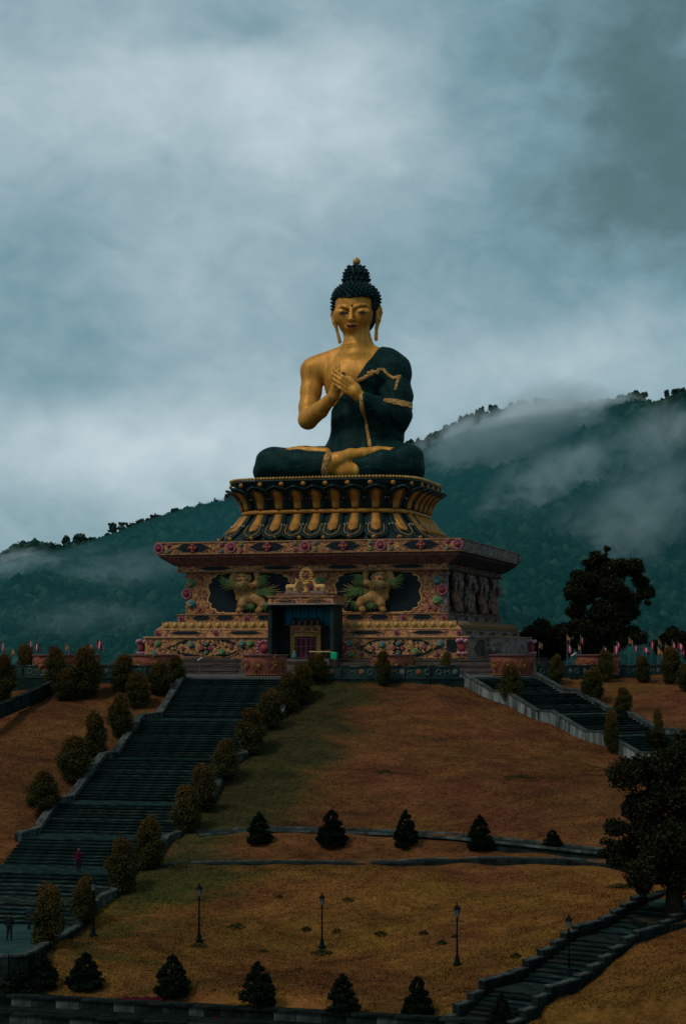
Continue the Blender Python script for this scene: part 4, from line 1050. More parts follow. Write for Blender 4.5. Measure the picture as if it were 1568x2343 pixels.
def scall(a, b, n=18, amp=.055):
    out = []
    for i in range(n * 6):
        t = 2 * PI * i / (n * 6); c, s = math.cos(t), math.sin(t)
        k = 1 - amp * (1 - abs(math.sin(t * n / 2)))**1.5 * (abs(c) > .25)
        out.append((a * math.copysign(abs(c)**.62, c) * k, b * min(1, 1.12 * abs(s)**.62) * math.copysign(1, s) * (1 if abs(c) < .25 else k)))
    return out
def medal(R_, name='medallion'):
    """flower wheel: ring of petals round a domed heart"""
    n = 14
    a = MB(); a.lathe([(R_, 0), (R_ * .98, .08), (R_ * .6, .14), (.01, .15)], 20)
    pm_ = MB()
    for i in range(n):
        t = 2 * PI * i / n; pm_.sph((R_ * .8 * math.cos(t), R_ * .8 * math.sin(t), .14), R_ * .19, 1, sc=(1, 1, .8))
    h = MB(); h.lathe([(R_ * .5, .1), (R_ * .46, .24), (R_ * .3, .34), (R_ * .12, .4), (.01, .46)], 14)
    return a.mesh(name, M_RED), pm_.mesh('petal_ring', M_PINK, True), h.mesh('heart', M_RED, True)
MD = {r: medal(r) for r in (.62, .95, .36)}
for r, k in ((.62, .88), (.36, .85), (.95, .92)):
    for me in MD[r]: me.transform(Matrix.Scale(k, 4))
def put_medal(r, face, s, h, z, parent=plinth):
    A_, P_, H_ = MD[r]; o = inst('medallion', A_, parent); fput(o, face, s, h, z)
    o.rotation_euler = (PI / 2, 0, 0 if face == 'F' else PI / 2)
    q = inst('petal_ring', P_, o); q['kind'] = 'stuff'; inst('heart', H_, o); return o
def flower4(R_):
    m = MB()
    for i in range(4):
        t = PI / 2 * i; m.sph((R_ * .55 * math.cos(t), -.08, R_ * .55 * math.sin(t)), R_ * .42, 1, sc=(1, .5, 1))
        t += PI / 4; m.sph((R_ * .5 * math.cos(t), -.06, R_ * .5 * math.sin(t)), R_ * .24, 1, sc=(1, .5, 1))
    me = m.mesh('flower', M_RED, True); m = MB(); m.sph((0, -.2, 0), R_ * .25, 1); return me, m.mesh('heart', M_YEL, True)
FW, FWH = flower4(.52)
def curl_mesh(kind, r=.22, th=.05):
    m = MB()
    if kind == 0: pts = [(r * (1 - t / 9) * math.cos(t), 0, r * (1 - t / 9) * math.sin(t)) for t in np.linspace(0, 6.3, 12)]
    elif kind == 1: pts = [(x, 0, .45 * r * math.sin(x / r * 2.6)) for x in np.linspace(-1.2 * r, 1.2 * r, 9)]
    else: pts = [(r * math.cos(t), 0, r * math.sin(t)) for t in np.linspace(.3, 4.2, 9)]
    m.tube(pts, [th * (1 - .5 * abs(2 * i / (len(pts) - 1) - 1)) for i in range(len(pts))], 4); return np.array(m.v), m.f
CURLS = [curl_mesh(k % 3, .11 + .035 * (k % 4), .036) for k in range(12)]
def jewel(R_, mat):
    m = MB(); m.lathe([(R_, 0), (R_ * .95, R_ * .3), (R_ * .6, R_ * .6), (.01, R_ * .72)], 14); a = m.mesh('jewel', mat, True)
    m = MB(); m.tube([(R_ * (1.0 - t / 8) * math.cos(t), R_ * (1.0 - t / 8) * math.sin(t), .12 + R_ * .10 * t) for t in np.linspace(0, 6, 12)], R_ * .11, 5); return a, m.mesh('jewel_swirl', M_YEL if mat is not M_RED else M_PINK, True)
JW = {(r, k): jewel(r, mt) for r in (.36, .24, .47) for k, mt in enumerate((M_GREEN, M_TEAL, M_RED))}
def put_jewel(r, k, face, s, h, z, rot=0):
    a, b = JW[(r, k)]; o = inst('jewel', a, plinth); fput(o, face, s, h, z); o.rotation_euler = (PI / 2, 0, 0 if face == 'F' else PI / 2); inst('jewel_swirl', b, o); return o
def in_poly(x, z, poly):
    c = False; j = len(poly) - 1
    for i in range(len(poly)):
        (xi, zi), (xj, zj) = poly[i], poly[j]
        if (zi > z) != (zj > z) and x < (xj - xi) * (z - zi) / (zj - zi) + xi: c = not c
        j = i
    return c
def scrollwork(face, h, s0, s1, z0, z1, mat, avoid=(), dens=9, only=None, seed=1, sc=1.0, mat2=None):
    rr = random.Random(seed); ms = [MB(), MB()]; n = int((s1 - s0) * (z1 - z0) * dens * 1.25)
    avoid = [(a0, a1, [(x * (1 + .10 / max(abs(x), .3)), z * (1 + .07 / max(abs(z), .15))) for x, z in pl]) for a0, a1, pl in avoid]
    for _ in range(n):
        s, z = rr.uniform(s0, s1), rr.uniform(z0, z1)
        if any(in_poly(s - ax_, z - az, pl) for ax_, az, pl in avoid): continue
        if only and not any(in_poly(s - ax_, z - az, pl) for ax_, az, pl in only): continue
        v, f = CURLS[rr.randrange(12)]; t = rr.uniform(0, 2 * PI); k = rr.uniform(.7, 1.25) * sc
        x = (v[:, 0] * math.cos(t) - v[:, 2] * math.sin(t)) * k; zz = (v[:, 0] * math.sin(t) + v[:, 2] * math.cos(t)) * k
        zz = np.clip(zz + z, z0, z1); d = -v[:, 1] * k + .035
        if face == 'F': P_ = np.stack([s + x, -(h + d), zz], 1)
        else: P_ = np.stack([h + d, s + x, zz], 1)
        ms[int(mat2 is not None and rr.random() < .3)].add(P_, f)
    for q, mt in zip(ms, (mat, mat2)):
        if q.v: tag(q.build('scrollwork', mt, plinth, True), kind='stuff')
def circ(r): return [(r * math.cos(t), r * math.sin(t)) for t in np.linspace(0, 2 * PI, 13)[:-1]]

# --- cornice: wheels, dark ogee panels with four-petal flowers
for face, sg in (('F', M_SCROLL), ('S', M_GREYS)):
    av = []
    CP, CB = mesh_prism('panel', cusped(2.0, .46), .05, M_DARK if face == 'F' else M_SIDED, .035)
    for i in range(4):
        s = -11.35 + 7.55 * i
        
        if face == 'S': continue
        o = fput(inst('panel', CP, plinth), face, s, 15.1, 10.66); inst('panel_border', CB, o)
        o = fput(inst('flower', FW, plinth), face, s, 15.15, 10.66); inst('heart', FWH, o)
        if face == 'S': setmat(o, M_SIDE)
        av.append((s, 10.66, cusped(2.0, .46)))
    for i in range(5):
        s = -14.85 + 7.42 * i
        if face == 'F' or i == 4:
            o = put_medal(.62, face, s, 15.12, 10.66)
            if face == 'S':
                setmat(o, M_SIDED)
                for c_ in o.children: setmat(c_, M_SIDE)
        av.append((s, 10.66, circ(.6)))
        for dx in (-1.0, 1.0):
            for dz in (-.3, .3):
                if face == 'F' and abs(s + dx) < 14.9: put_jewel(.24, (i + int(dx > 0) + int(dz > 0)) % 3, face, s + dx, 15.12, 10.66 + dz)
    scrollwork(face, 15.1, -15, 15, 10.2, 11.12, sg, av if face == 'F' else (), 19, seed=3, mat2=M_SCROLLR if face == 'F' else None)
    # --- frieze small panels
    FPn, FPb = mesh_prism('panel', cusped(1.9, .2), .04, M_DARK if face == 'F' else M_SIDED, .025)
    for i in range(4):
        o = fput(inst('panel', FPn, plinth), face, -9.6 + 6.4 * i, 13.5, 8.76); inst('panel_border', FPb, o)
    scrollwork(face, 13.5, -13.4, 13.4, 8.54, 8.98, sg, [(-9.6 + 6.4 * i, 8.76, cusped(1.9, .2)) for i in range(4)], 10, seed=5, sc=.7)
    # --- lower bands
    av = []
    for i in range(5):
        s = -12.0 + 6.0 * i
        if face == 'F' and abs(s) < 3.4: continue
        o = fput(inst('panel', FPn, plinth), face, s, 15.15, 2.46); inst('panel_border', FPb, o); av.append((s, 2.46, cusped(1.9, .2)))
    for i in range(6):
        s = -14.9 + 5.96 * i
        if abs(s) > 3.4: put_medal(.36, face, s, 15.13, 2.46) if face == 'F' else None
    scrollwork(face, 15.14, -15, 15, 2.16, 2.74, sg, av, 10, seed=6, sc=.8)
    BPn, BPb = mesh_prism('panel', cusped(1.15, .27), .04, M_DARK if face == 'F' else M_SIDED, .03)
    av = []
    for s in (-11.0, -8.6, -4.4, 4.4, 6.8, 11.0) if face == 'F' else (-10, -5, 0, 5, 10):
        o = fput(inst('panel', BPn, plinth), face, s, 13.45, 3.92); inst('panel_border', BPb, o); av.append((s, 3.92, cusped(1.15, .27)))
    if face == 'F':
        for s in (-13.1, -6.4, 5.6 + 3.6, 13.1): put_medal(.36, face, s, 13.47, 3.9)
    scrollwork(face, 13.46, -13.4, 13.4, 3.6, 4.2, sg, av, 10, seed=7, sc=.8, mat2=M_SCROLLR if face == 'F' else None)
# --- petal course: every petal a part
def plinth_petal():
    m = MB(); m.sph((0, -.14, .26), .40, 2, sc=(.72, .8, .82)); a = m.mesh('petal', M_YEL, True)
    m = MB(); m.tube([(-.38, -.02, .62), (-.38, -.2, .15), (-.2, -.27, -.05), (0, -.3, -.1), (.2, -.27, -.05), (.38, -.2, .15), (.38, -.02, .62)], .07, 6); return a, m.mesh('petal_rim', M_YEL, True)
PP, PR = plinth_petal(); M_TANP = pm('weathered_tan_petal_paint', (.26, .165, .085), (.10, .065, .04), 4, .8, 0, .6, 8, .05)
for face in 'FS':
    for i in range(33):
        s = -14.1 + .881 * i
        if face == 'F' and -3.1 < s < 3.1 and True: continue
        o = fput(inst('petal', PP, plinth), face, s, 14.72, 2.92)
        o.rotation_euler.x = 0
        q = inst('petal_rim', PR, o)
        if face == 'S': setmat(o, M_TANP); setmat(q, M_TANP)
# --- lower wall: big ogee panels with openwork medallion
CUL = cusped(4.6, .86)
for face in 'FS':
    for s in ((-9.6, 9.3) if face == 'F' else (-9.6, 0, 9.6)):
        P_, B_ = mesh_prism('panel', CUL, .05, M_DARK if face == 'F' else M_SIDED, .05)
        o = fput(inst('panel', P_, plinth), face, s, 15.9, 1.0); inst('panel_border', B_, o)
        if face == 'F':
            ins = [(3.7 * x, .80 * z) for x, z in [(-1, 0), (-.8, .3), (-.6, .55), (-.3, .85), (0, 1), (.3, .85), (.6, .55), (.8, .3), (1, 0), (.8, -.3), (.6, -.55), (.3, -.85), (0, -1), (-.3, -.85), (-.6, -.55), (-.8, -.3)]]
            scrollwork(face, 15.96, s - 3.7, s + 3.7, .2, 1.8, M_SCROLL, [(s, 1.0, circ(.5))], 42, [(s, 1.0, ins)], seed=int(s) + 30, sc=.8)
            for k, (dx, dz) in enumerate(((-1.55, .35), (1.6, -.35), (-2.4, 0), (2.5, .1))): put_jewel(.36 if k < 2 else .24, (1, 0, 2, 2)[k], face, s + dx, 15.98, 1.0 + dz)
            for dx, dz, mt in ((0, .42, 1), (0, -.42, 1), (-.42, 0, 2), (.42, 0, 2)): put_jewel(.24, mt, face, s + dx, 15.99, 1.0 + dz)
            inst('heart', FWH, o, (0, -.1, 0))
    scrollwork(face, 15.9, -15.8, 15.8, .06, 1.98, M_SCROLL if face == 'F' else M_GREYS, [(s, 1.0, CUL) for s in ((-9.6, 9.3) if face == 'F' else (-9.6, 0, 9.6))] + ([(0, 1, [(-3.3, -1.2), (3.3, -1.2), (3.3, 1.2), (-3.3, 1.2)])] if face == 'F' else []), 19, seed=9, mat2=M_SCROLLR if face == 'F' else None)
for s, k in ((-15.2, 2), (-14.6, 0), (-4.4, 2), (-5.2, 0), (-6.0, 1), (4.6, 1), (5.4, 2), (13.3, 1)):
    put_jewel(.36 if k < 2 else .24, k, 'F', s, 15.92, 1.45)
for s, k in ((4.7, 0), (5.8, 2), (-15.0, 1), (13.0, 2), (13.9, 1), (-4.9, 2)): put_jewel(.36 if k < 2 else .24, k, 'F', s, 15.92, .45)
for s in (-3.75, 3.75): put_medal(.95, 'F', s, 15.92, .98)
# corner window and rose boss
m = MB(); m.box((14.35, -15.93, 1.2), (.95, .12, 1.15)); m.build('corner_window', M_DARK, plinth)
def rose(name, loc):
    m = MB(); m.sph((0, 0, 0), .48, 2, sc=(.8, .8, 1.2)); o = m.build(name, M_RED, plinth, True, loc=loc)
    m = MB()
    for i in range(9):
        t = 2 * PI * i / 9; m.sph((.42 * math.cos(t), .42 * math.sin(t) - .05, .55 + .08 * math.sin(3 * t)), .2, 1); m.sph((.4 * math.cos(t + .3), .4 * math.sin(t + .3), -.62), .17, 1)
    q = m.build('petal_ring', M_PINK, o, True); q['kind'] = 'stuff'; return o
rose('rose_boss', (15.35, -16.05, 1.15)); 
# annex blocks at both flanks
for sx, x0, x1 in ((-1, -18.9, -15.9), (1, 15.9, 17.6)):
    m = MB(); m.box(((x0 + x1) / 2, 0, 1.02), (x1 - x0, 17, 2.04), 0); m.build('flank_block', M_SIDE if sx > 0 else M_ORN, plinth)
    m = MB(); m.box(((x0 + x1) / 2, 0, 2.1), (x1 - x0 + .1, 17.1, .1)); m.build('flank_coping', M_LINE2, plinth)
m = MB(); m.box((-18.0, -8.56, 1.1), (1.1, .1, 1.15)); m.build('corner_window', M_DARK, plinth)
rose('rose_boss', (-19.0, -8.9, 1.15)); rose('rose_boss', (17.9, 6.5, 1.15))
# --- main wall: scalloped dark panels, jewels and the atlas lions
SCP = scall(4.3, 1.98)
XL, XR = L(571, 1356, -12.85)[0], L(864, 1356, -12.85)[0]
avm = [(XL, 6.36, SCP), (XR, 6.36, SCP)]
me, be = mesh_prism('wall_panel', SCP, .06, M_DARK, .07, M_SCROLL)
for x in (XL, XR): o = fput(inst('wall_panel', me, plinth), 'F', x, 12.85, 6.36); inst('panel_border', be, o)
scrollwork('F', 12.86, -12.8, 12.8, 4.36, 8.38, M_SCROLL, avm, 18, seed=12, mat2=M_SCROLLR)
scrollwork('S', 12.86, -12.8, 12.8, 4.36, 8.38, M_GREYS, (), 9, seed=13)
for vx, vy, k, r in ((437, 1333, 0, .36), (457, 1320, 2, .24), (438, 1381, 1, .36), (456, 1393, 2, .24), (999, 1326, 1, .36), (980, 1313, 2, .24), (999, 1373, 0, .36), (982, 1388, 2, .24), (995, 1392, 2, .24), (730, 1329, 0, .36), (678, 1318, 2, .24), (750, 1318, 2, .24)):
    q = L(vx, vy, -12.9); put_jewel(.47 if r == .36 else .24, k, 'F', q[0], 12.88, q[2])
put_medal(.62, 'F', -12.75, 12.9, 6.3); put_medal(.62, 'F', L(1011, 1349, -12.9)[0], 12.9, L(1011, 1349, -12.9)[2]); put_medal(.36, 'F', L(712, 1345, -12.9)[0], 12.9, L(712, 1346, -12.9)[2])
# lion
M_LION = pm('lion_gold_paint', (.36, .19, .065), (.15, .07, .026), 1.8, .55, .05, .4, 5, .06)
M_MANE = pm('lion_green_mane', (.075, .12, .035), (.03, .055, .02), 2.5, .6, 0, .4, 6, .05)
M_MANEY = pm('lion_olive_mane', (.22, .15, .055), (.09, .065, .025), 2.5, .6, 0, .4, 6, .05)
g = SDF(np.arange(-2.3, 2.3, .055), np.arange(-1.3, .3, .055), np.arange(-2.3, 2.3, .055))
F_ = g.new()
g.ell(F_, (.15, -.35, -.55), (1.15, .5, .62), .3); g.ell(F_, (-.35, -.45, .25), (.75, .55, .75), .3); g.ell(F_, (.95, -.3, -.75), (.5, .45, .5), .3)
for a in (([(-.75, -.5, .45), (-1.25, -.6, .75), (-1.2, -.55, 1.35), (-1.05, -.55, 1.75)]), ([(.15, -.5, .5), (.72, -.6, .8), (.85, -.55, 1.35), (.72, -.55, 1.75)])):
    g.chain(F_, a, [.34, .3, .24, .26], .15)
for a in (([(-.15, -.5, -.75), (-.45, -.7, -1.2), (-.5, -.6, -1.6), (-.62, -.8, -1.78)]), ([(.95, -.5, -.85), (1.2, -.65, -1.2), (1.05, -.6, -1.6), (.92, -.85, -1.78)])):
    g.chain(F_, a, [.42, .32, .24, .26], .15)
g.build(F_, 'dummy', M_LION).name = 'lion_body'; lb = bpy.data.objects['lion_body']; LBM = lb.data; bpy.data.objects.remove(lb)
F_ = g.new(); g.ell(F_, (-.4, -.62, 1.38), (.56, .42, .52), .2); g.ell(F_, (-.4, -1.02, 1.22), (.32, .2, .2), .12); g.ell(F_, (-.4, -1.0, 1.0), (.24, .16, .1), .06)
for s in (-.2, .2): g.ell(F_, (-.4 + s, -.98, 1.45), (.12, .1, .1), .04); g.ell(F_, (-.4 + s * 2.3, -.6, 1.6), (.16, .14, .16), .06); g.ell(F_, (-.4 + s, -1.0, 1.6), (.16, .08, .06), .04)
g.build(F_, 'lion_head_', M_LION); lb = bpy.data.objects['lion_head_']; LHM = lb.data; bpy.data.objects.remove(lb)
def locks(name, base, n, a0, a1, l, rad, mat, wav=.25, y=-.5, seed=1):
    m = MB(); rr = random.Random(seed)
    for i in range(n):
        t = a0 + (a1 - a0) * i / (n - 1); ll = l * rr.uniform(.8, 1.1); d = (math.cos(t), math.sin(t)); nn = (-d[1], d[0])
        pts = [(base[0] + d[0] * ll * q + nn[0] * wav * math.sin(q * 4.5) * .5, y - .15 * math.sin(q * 3), base[1] + d[1] * ll * q + nn[1] * wav * math.sin(q * 4.5) * .5) for q in np.linspace(0, 1, 7)]
        m.tube(pts, [rad, rad, rad * .95, rad * .8, rad * .6, rad * .4, rad * .1], 5)
    me = m.mesh(name, mat, True); return me
LK = [locks('beard', (-.4, 1.0), 11, PI * 1.08, PI * 1.92, 1.05, .13, M_MANEY, .15, -1.12, 1), locks('beard', (-.4, .95), 7, PI * 1.2, PI * 1.8, .7, .12, M_MANEY, .15, -1.22, 11), locks('mane', (-.75, 1.3), 6, PI * .75, PI * 1.3, .5, .12, M_MANEY, .2, -.55, 2), locks('mane', (-.05, 1.3), 6, -PI * .3, PI * .25, .5, .12, M_MANEY, .2, -.55, 3),
      locks('arm_fur', (-1.3, 1.2), 10, PI * .85, PI * 1.55, 1.15, .11, M_MANE, .3, -.75, 4), locks('arm_fur', (.9, 1.25), 9, -PI * .5, PI * .12, 1.0, .11, M_MANE, .3, -.75, 5),
      locks('tail', (1.35, -.4), 15, -PI * .25, PI * .8, 1.55, .12, M_MANEY, .35, -.5, 6), locks('tail', (1.35, -.4), 9, -PI * .1, PI * .7, 1.15, .13, M_MANE, .35, -.62, 16), locks('leg_fur', (.25, -1.15), 7, PI * 1.0, PI * 1.8, .9, .10, M_MANE, .2, -.75, 7), locks('leg_fur', (1.3, -1.2), 7, -PI * .5, PI * .1, .8, .10, M_MANE, .2, -.7, 8)]
FEAT = []
for nm, mt, q_ in (('eye', M_PINK, [(-.16, 1.42), (.16, 1.42)]), ('pupil', M_DARK, [(-.16, 1.41), (.16, 1.41)]), ('nose', M_RED, [(0, 1.24)]), ('mouth', M_DARK, [(0, 1.06)]), ('eyebrow', M_MANE, [(-.2, 1.56), (.2, 1.56)]), ('ear', M_MANEY, [(-.55, 1.6), (.55, 1.6)])):
    m = MB(); sz = {'eye': (.11, .07, .09), 'pupil': (.05, .1, .05), 'nose': (.12, .1, .08), 'mouth': (.2, .08, .07), 'eyebrow': (.17, .08, .05), 'ear': (.14, .1, .18)}[nm]; m.sph((0, 0, 0), 1, 2, sc=sz)
    me = m.mesh(nm, mt, True); yy_ = {'eye': -1.02, 'pupil': -1.04, 'nose': -1.24, 'mouth': -1.14, 'eyebrow': -1.04, 'ear': -.6}[nm]
    me.transform(Matrix.Translation((-.4, yy_, 0)))
    for xx, zz in q_: FEAT.append((nm, me, xx, zz))
def lion(face, s, h, z, flip, mats=None, sc=1.0):
    o = inst('lion', LBM, plinth); fput(o, face, s, h, z); o.scale = ((-sc if flip else sc) * (1.28 if face == 'F' else 1), sc * .9, sc)
    ch = [inst('head', LHM, o)] + [inst(me.name.split('.')[0], me, o) for me in LK]
    if face == 'F':
        for nm, me, xx, zz in FEAT: ch.append(inst(nm, me, ch[0], (xx, 0, zz)))
    if mats: setmat(o, mats[0]); [setmat(c_, mats[1]) for c_ in ch]
lion('F', XL - .05, 12.92, L(571, 1356, -12.85)[2] + .03, False)
lion('F', XR - .1, 12.92, L(571, 1356, -12.85)[2] + .03, True)
M_SL = pm('brown_weathered_figure', (.20, .11, .07), (.08, .05, .04), 2, .8, 0, .8, 5, .08)
SPm, _ = mesh_prism('wall_panel', [(-2.2, -1.9), (2.2, -1.9), (2.2, 1.9), (-2.2, 1.9)], .04, M_SIDED)
for i in range(4):
    y = -9.4 + 6.2 * i; fput(inst('wall_panel', SPm, plinth), 'S', y, 12.85, 6.36)
    lion('S', y, 12.95, 6.4, i % 2 == 1, (M_SL, M_SIDE), .98)
for i in range(5):
    m = MB(); m.box((0, -.12, 0), (.8, .55, 4.04)); m.box((0, -.16, 1.75), (1.05, .6, .35)); m.box((0, -.16, -1.75), (1.05, .6, .35))
    fput(m.build('pilaster', M_SIDE, plinth), 'S', -12.4 + 6.2 * i, 12.85, 6.36)

# ------------------------------------------------------------------ steps round the plinth
M_PL = M_STEPB; M_STEPB2 = pm('dark_brown_step_stone', (.07, .052, .045), (.022, .019, .017), 1.5, .9, 0, .4, 9, .03, sc=(.5, .5, 3))
psteps = empty('plinth_steps', (*PC, TZ), PA, 'brown stone steps climbing from the terrace to the foot of the plinth', 'steps')
NS_ = 9
for i in range(NS_):
    hw = 17.7 + (NS_ - 1 - i) * .36; m = MB(); hh = -TZ / NS_
    m.box((0, 0, hh * (i + .5) - (.002 if i else 0)), (2 * hw, 2 * hw, hh)); m.box((0, 0, hh * (i + 1) - .022), (2 * hw + .07, 2 * hw + .07, .05)); m.build('step', [M_PL, M_STEPB2, M_PL][i % 3], psteps)
m = MB(); m.box((0, -20.2, 0.72 - .02), (8.4, 3.0, 1.44)); m.build('porch_base', M_PL, psteps)
for i in range(4):
    m = MB(); m.box((0, -21.9 - i * .36, (.72 - .02) - .18 * (i + 1)), (8.0, .36, 1.36 - .36 * i)); m.build('step', M_PL, psteps)

# ------------------------------------------------------------------ porch
M_WOODD = pm('dark_porch_wall', (.018, .028, .026), (.010, .015, .015), 1, .6, 0, .2, 4)
M_CURT = pm('blue_porch_curtain', (.014, .20, .28), (.010, .13, .19), 1.5, .7, 0, .3, 5, .03, sc=(3, 3, .3))
M_DOOR = pm('dark_red_door', (.13, .024, .034), (.075, .016, .022), 2, .6, 0, .2, 6)
M_DLINE = pm('pink_grey_door_line', (.30, .16, .17), (.2, .10, .11), 2, .6, 0, 0)
porch = empty('porch', (*PC, .02), PA, 'small dark entrance porch with gilded door frame and blue hangings before the plinth', 'porch')
PXc = L(690, 1450, -19.0)[0]
def PB(name, c, d, mat, par=porch, **k):
    m = MB(); m.box((0, 0, 0), d, **k); return m.build(name, mat, par, loc=(c[0], c[1], c[2]))
PY = -16.0; PF = -19.4
PB('back_wall', (PXc, PY - .1, 2.5), (6.1, .2, 5.0), M_WOODD)
for s in (-1, 1): PB('pier', (PXc + s * 3.0, PF + .25, 2.5), (.36, .5, 5.0), M_WOODD); PB('side_wall', (PXc + s * 3.02, (PY + PF) / 2 + .1, 2.5), (.22, PY - PF - .5, 5.0), M_WOODD)
PB('roof_slab', (PXc, (PY + PF) / 2 - .1, 5.06), (6.9, PY - PF + .5, .12), M_GREYS)
PB('roof_panel', (PXc, (PY + PF) / 2, 5.42), (6.3, PY - PF + .2, .6), M_ORN); PB('roof_ledge', (PXc, (PY + PF) / 2, 5.78), (6.5, PY - PF + .4, .12), M_LINE2)
PB('roof_plinth', (PXc, (PY + PF) / 2 + .2, 5.98), (4.9, PY - PF - .3, .26), M_CORN); PB('ceiling', (PXc, (PY + PF) / 2, 4.9), (6.0, PY - PF, .12), M_WOODD)
for s in (-1.45, 1.45):
    me, be = mesh_prism('roof_ornament', cusped(1.0, .2), .05, M_DARK, .03); o = inst('roof_ornament', me, porch, (PXc + s, PF - .1, 5.42)); inst('panel_border', be, o)
    m = MB()
    for i in range(11): v, f = CURLS[i]; m.add(v * .6 + np.array([(-.75 + .15 * i), -.08, .02]), f)
    q = m.build('scrollwork', M_SCROLL, o, True); q['kind'] = 'stuff'
for i in range(6):     # curtain lengths
    w_ = .72; x = L(660 + i * 18.2, 1400, PY - .25)[0]; m = MB()
    Gd = [[Vector((x + w_ * (j / 6 - .5), PY - .25 - .05 * math.sin(j * 2.1), 4.85 - (1.72 if i in (0, 5) else 1.45) * k)) for j in range(7)] for k in range(2)]
    m.sheet(Gd, (0, -.03, 0)); m.build('curtain', M_CURT, porch, True)
YD = PY - .35; DX0 = L(700, 1460, YD)[0]
PB('door_panel', (DX0 - .49, YD, 1.0), (.94, .1, 1.95), M_DOOR); PB('door_panel', (DX0 + .49, YD, 1.0), (.94, .1, 1.95), M_DOOR)
for s in (-.95, -.47, -.04, .04, .47, .95): PB('door_stile', (DX0 + s, YD - .08, 1.0), (.05, .05, 1.9), M_DLINE)
for z in (.12, 1.15, 1.9): PB('door_rail', (DX0, YD - .085, z), (1.9, .05, .05), M_DLINE)
for s in (-1.28, 1.28): PB('door_jamb', (DX0 + s, YD - .12, 1.3), (.42, .25, 2.6), M_GOLDT)
PB('door_lintel', (DX0, YD - .12, 2.72), (3.0, .3, .55), M_ORN); PB('door_cornice', (DX0, YD - .16, 2.22), (2.15, .3, .32), M_GOLDB); PB('door_cornice', (DX0, YD - .16, 3.05), (3.1, .4, .12), M_LINE2)
for i in range(5):
    x = DX0 - 1.2 + .6 * i; m = MB(); m.lathe([(.2, 0), (.24, .12), (.13, .22), (.16, .34), (.19, .46), (.15, .6), (.06, .7), (.01, .74)], 12)
    b_ = m.build('guardian_bust', M_CORN, porch, True, loc=(x, YD - .2, 3.12)); m = MB(); m.sph((0, -.03, .56), .2, 2, sc=(1, .9, .8)); m.build('hair', M_HAIR, b_, True)
# deer and wheel on the porch roof
M_DEER = pm('gold_deer_paint', (.56, .34, .13), (.40, .2, .07), 1.5, .55, .05, .3, 5, .03)
g = SDF(np.arange(-.9, .9, .035), np.arange(-.35, .35, .035), np.arange(-.15, 1.5, .035)); F_ = g.new()
g.ell(F_, (.1, 0, .42), (.5, .2, .24), .1); g.ell(F_, (.45, 0, .4), (.25, .2, .26), .1)
g.chain(F_, [(-.28, 0, .5), (-.42, 0, .78), (-.44, 0, 1.0)], [.17, .11, .11], .08); g.chain(F_, [(-.44, 0, 1.0), (-.6, 0, .95), (-.68, 0, .92)], [.12, .08, .05], .06)
for y in (-.1, .1): g.chain(F_, [(-.2, y, .35), (-.35, y, .1), (-.1, y, .06)], [.1, .07, .06], .05); g.chain(F_, [(.45, y, .3), (.55, y, .08), (.2, y, .06)], [.14, .07, .06], .05); g.chain(F_, [(-.4, y * .6, 1.08), (-.28, y, 1.26)], [.05, .02], .02)
g.build(F_, 'deer_', M_DEER); _o = bpy.data.objects['deer_']; DEER = _o.data; bpy.data.objects.remove(_o)
x1, x2 = L(668, 1360, -18.4)[0], L(727, 1360, -18.4)[0]
for x, s in ((x1, -1), (x2, 1)):
    inst('deer', DEER, porch, (x, -18.3, 6.3), scale=(s * .98, .98, .98)); PB('deer_base', (x, -18.3, 6.2), (1.3, .6, .18), M_GREYS)
xw = L(700, 1340, -18.3)[0]
m = MB(); m.lathe([(.32, 0), (.36, .1), (.2, .25), (.2, .7), (.34, .85), (.38, .95), (.2, 1.05)], 14); m.build('wheel_stand', M_GOLDB, porch, True, loc=(xw, -18.3, 6.1))
zw = 7.75; m = MB(); m.tube([(.48 * math.cos(t), 0, .52 * math.sin(t)) for t in np.linspace(0, 2 * PI, 25)], .09, 7, cap=False); wh = m.build('dharma_wheel', M_GOLDB, porch, True, loc=(xw, -18.3, zw))
for i in range(8): m = MB(); t = PI / 4 * i; m.tube([(.1 * math.cos(t), 0, .1 * math.sin(t)), (.45 * math.cos(t), 0, .48 * math.sin(t))], [.05, .035], 5); m.build('spoke', M_GOLDB, wh)
m = MB(); m.sph((0, -.05, 0), .16, 2); m.build('hub', M_RED, wh, True)
m = MB()
for i in range(16): t = 2 * PI * i / 16; m.sph((.62 * math.cos(t), 0, .68 * math.sin(t)), .1, 1)
q = m.build('flame_rim', M_SCROLL, wh, True); q['kind'] = 'stuff'
# things standing about the porch
def toworld(x, y, z): return (PC[0] + x * ca - y * sa, PC[1] + x * sa + y * ca, z)
tb = empty('offering_table', toworld(*[L(733, 1495, -20.3)[0], -20.3, 0.02]), PA, 'low table with a pale yellow cloth in front of the red door', 'table')
m = MB(); m.box((0, 0, .66), (2.0, .7, .10)); tp = m.build('tabletop', pm('pale_yellow_cloth', (.45, .36, .18), (.36, .27, .12), 3), tb)
for sx in (-.85, .85):
    for sy in (-.25, .25): m = MB(); m.box((sx, sy, .3), (.07, .07, .62)); m.build('leg', M_DARK, tb)
q = L(763.5, 1500, -21.0); m = MB(); m.lathe([(.22, 0), (.26, .06), (.27, .5), (.22, .56)], 4); bb = empty('waste_bin', toworld(q[0], -21.0, .0), PA, 'bright green waste bin at the right of the porch', 'bin')
MG = pm('bright_green_plastic', (.01, .33, .14), (.008, .26, .11), 2, .45, 0, 0); m = MB(); m.box((0, 0, .26), (.5, .42, .52), taper=1.1); m.build('bin_body', MG, bb); m = MB(); m.box((0, 0, .58), (.58, .5, .1), taper=.7); m.build('bin_lid', MG, bb)
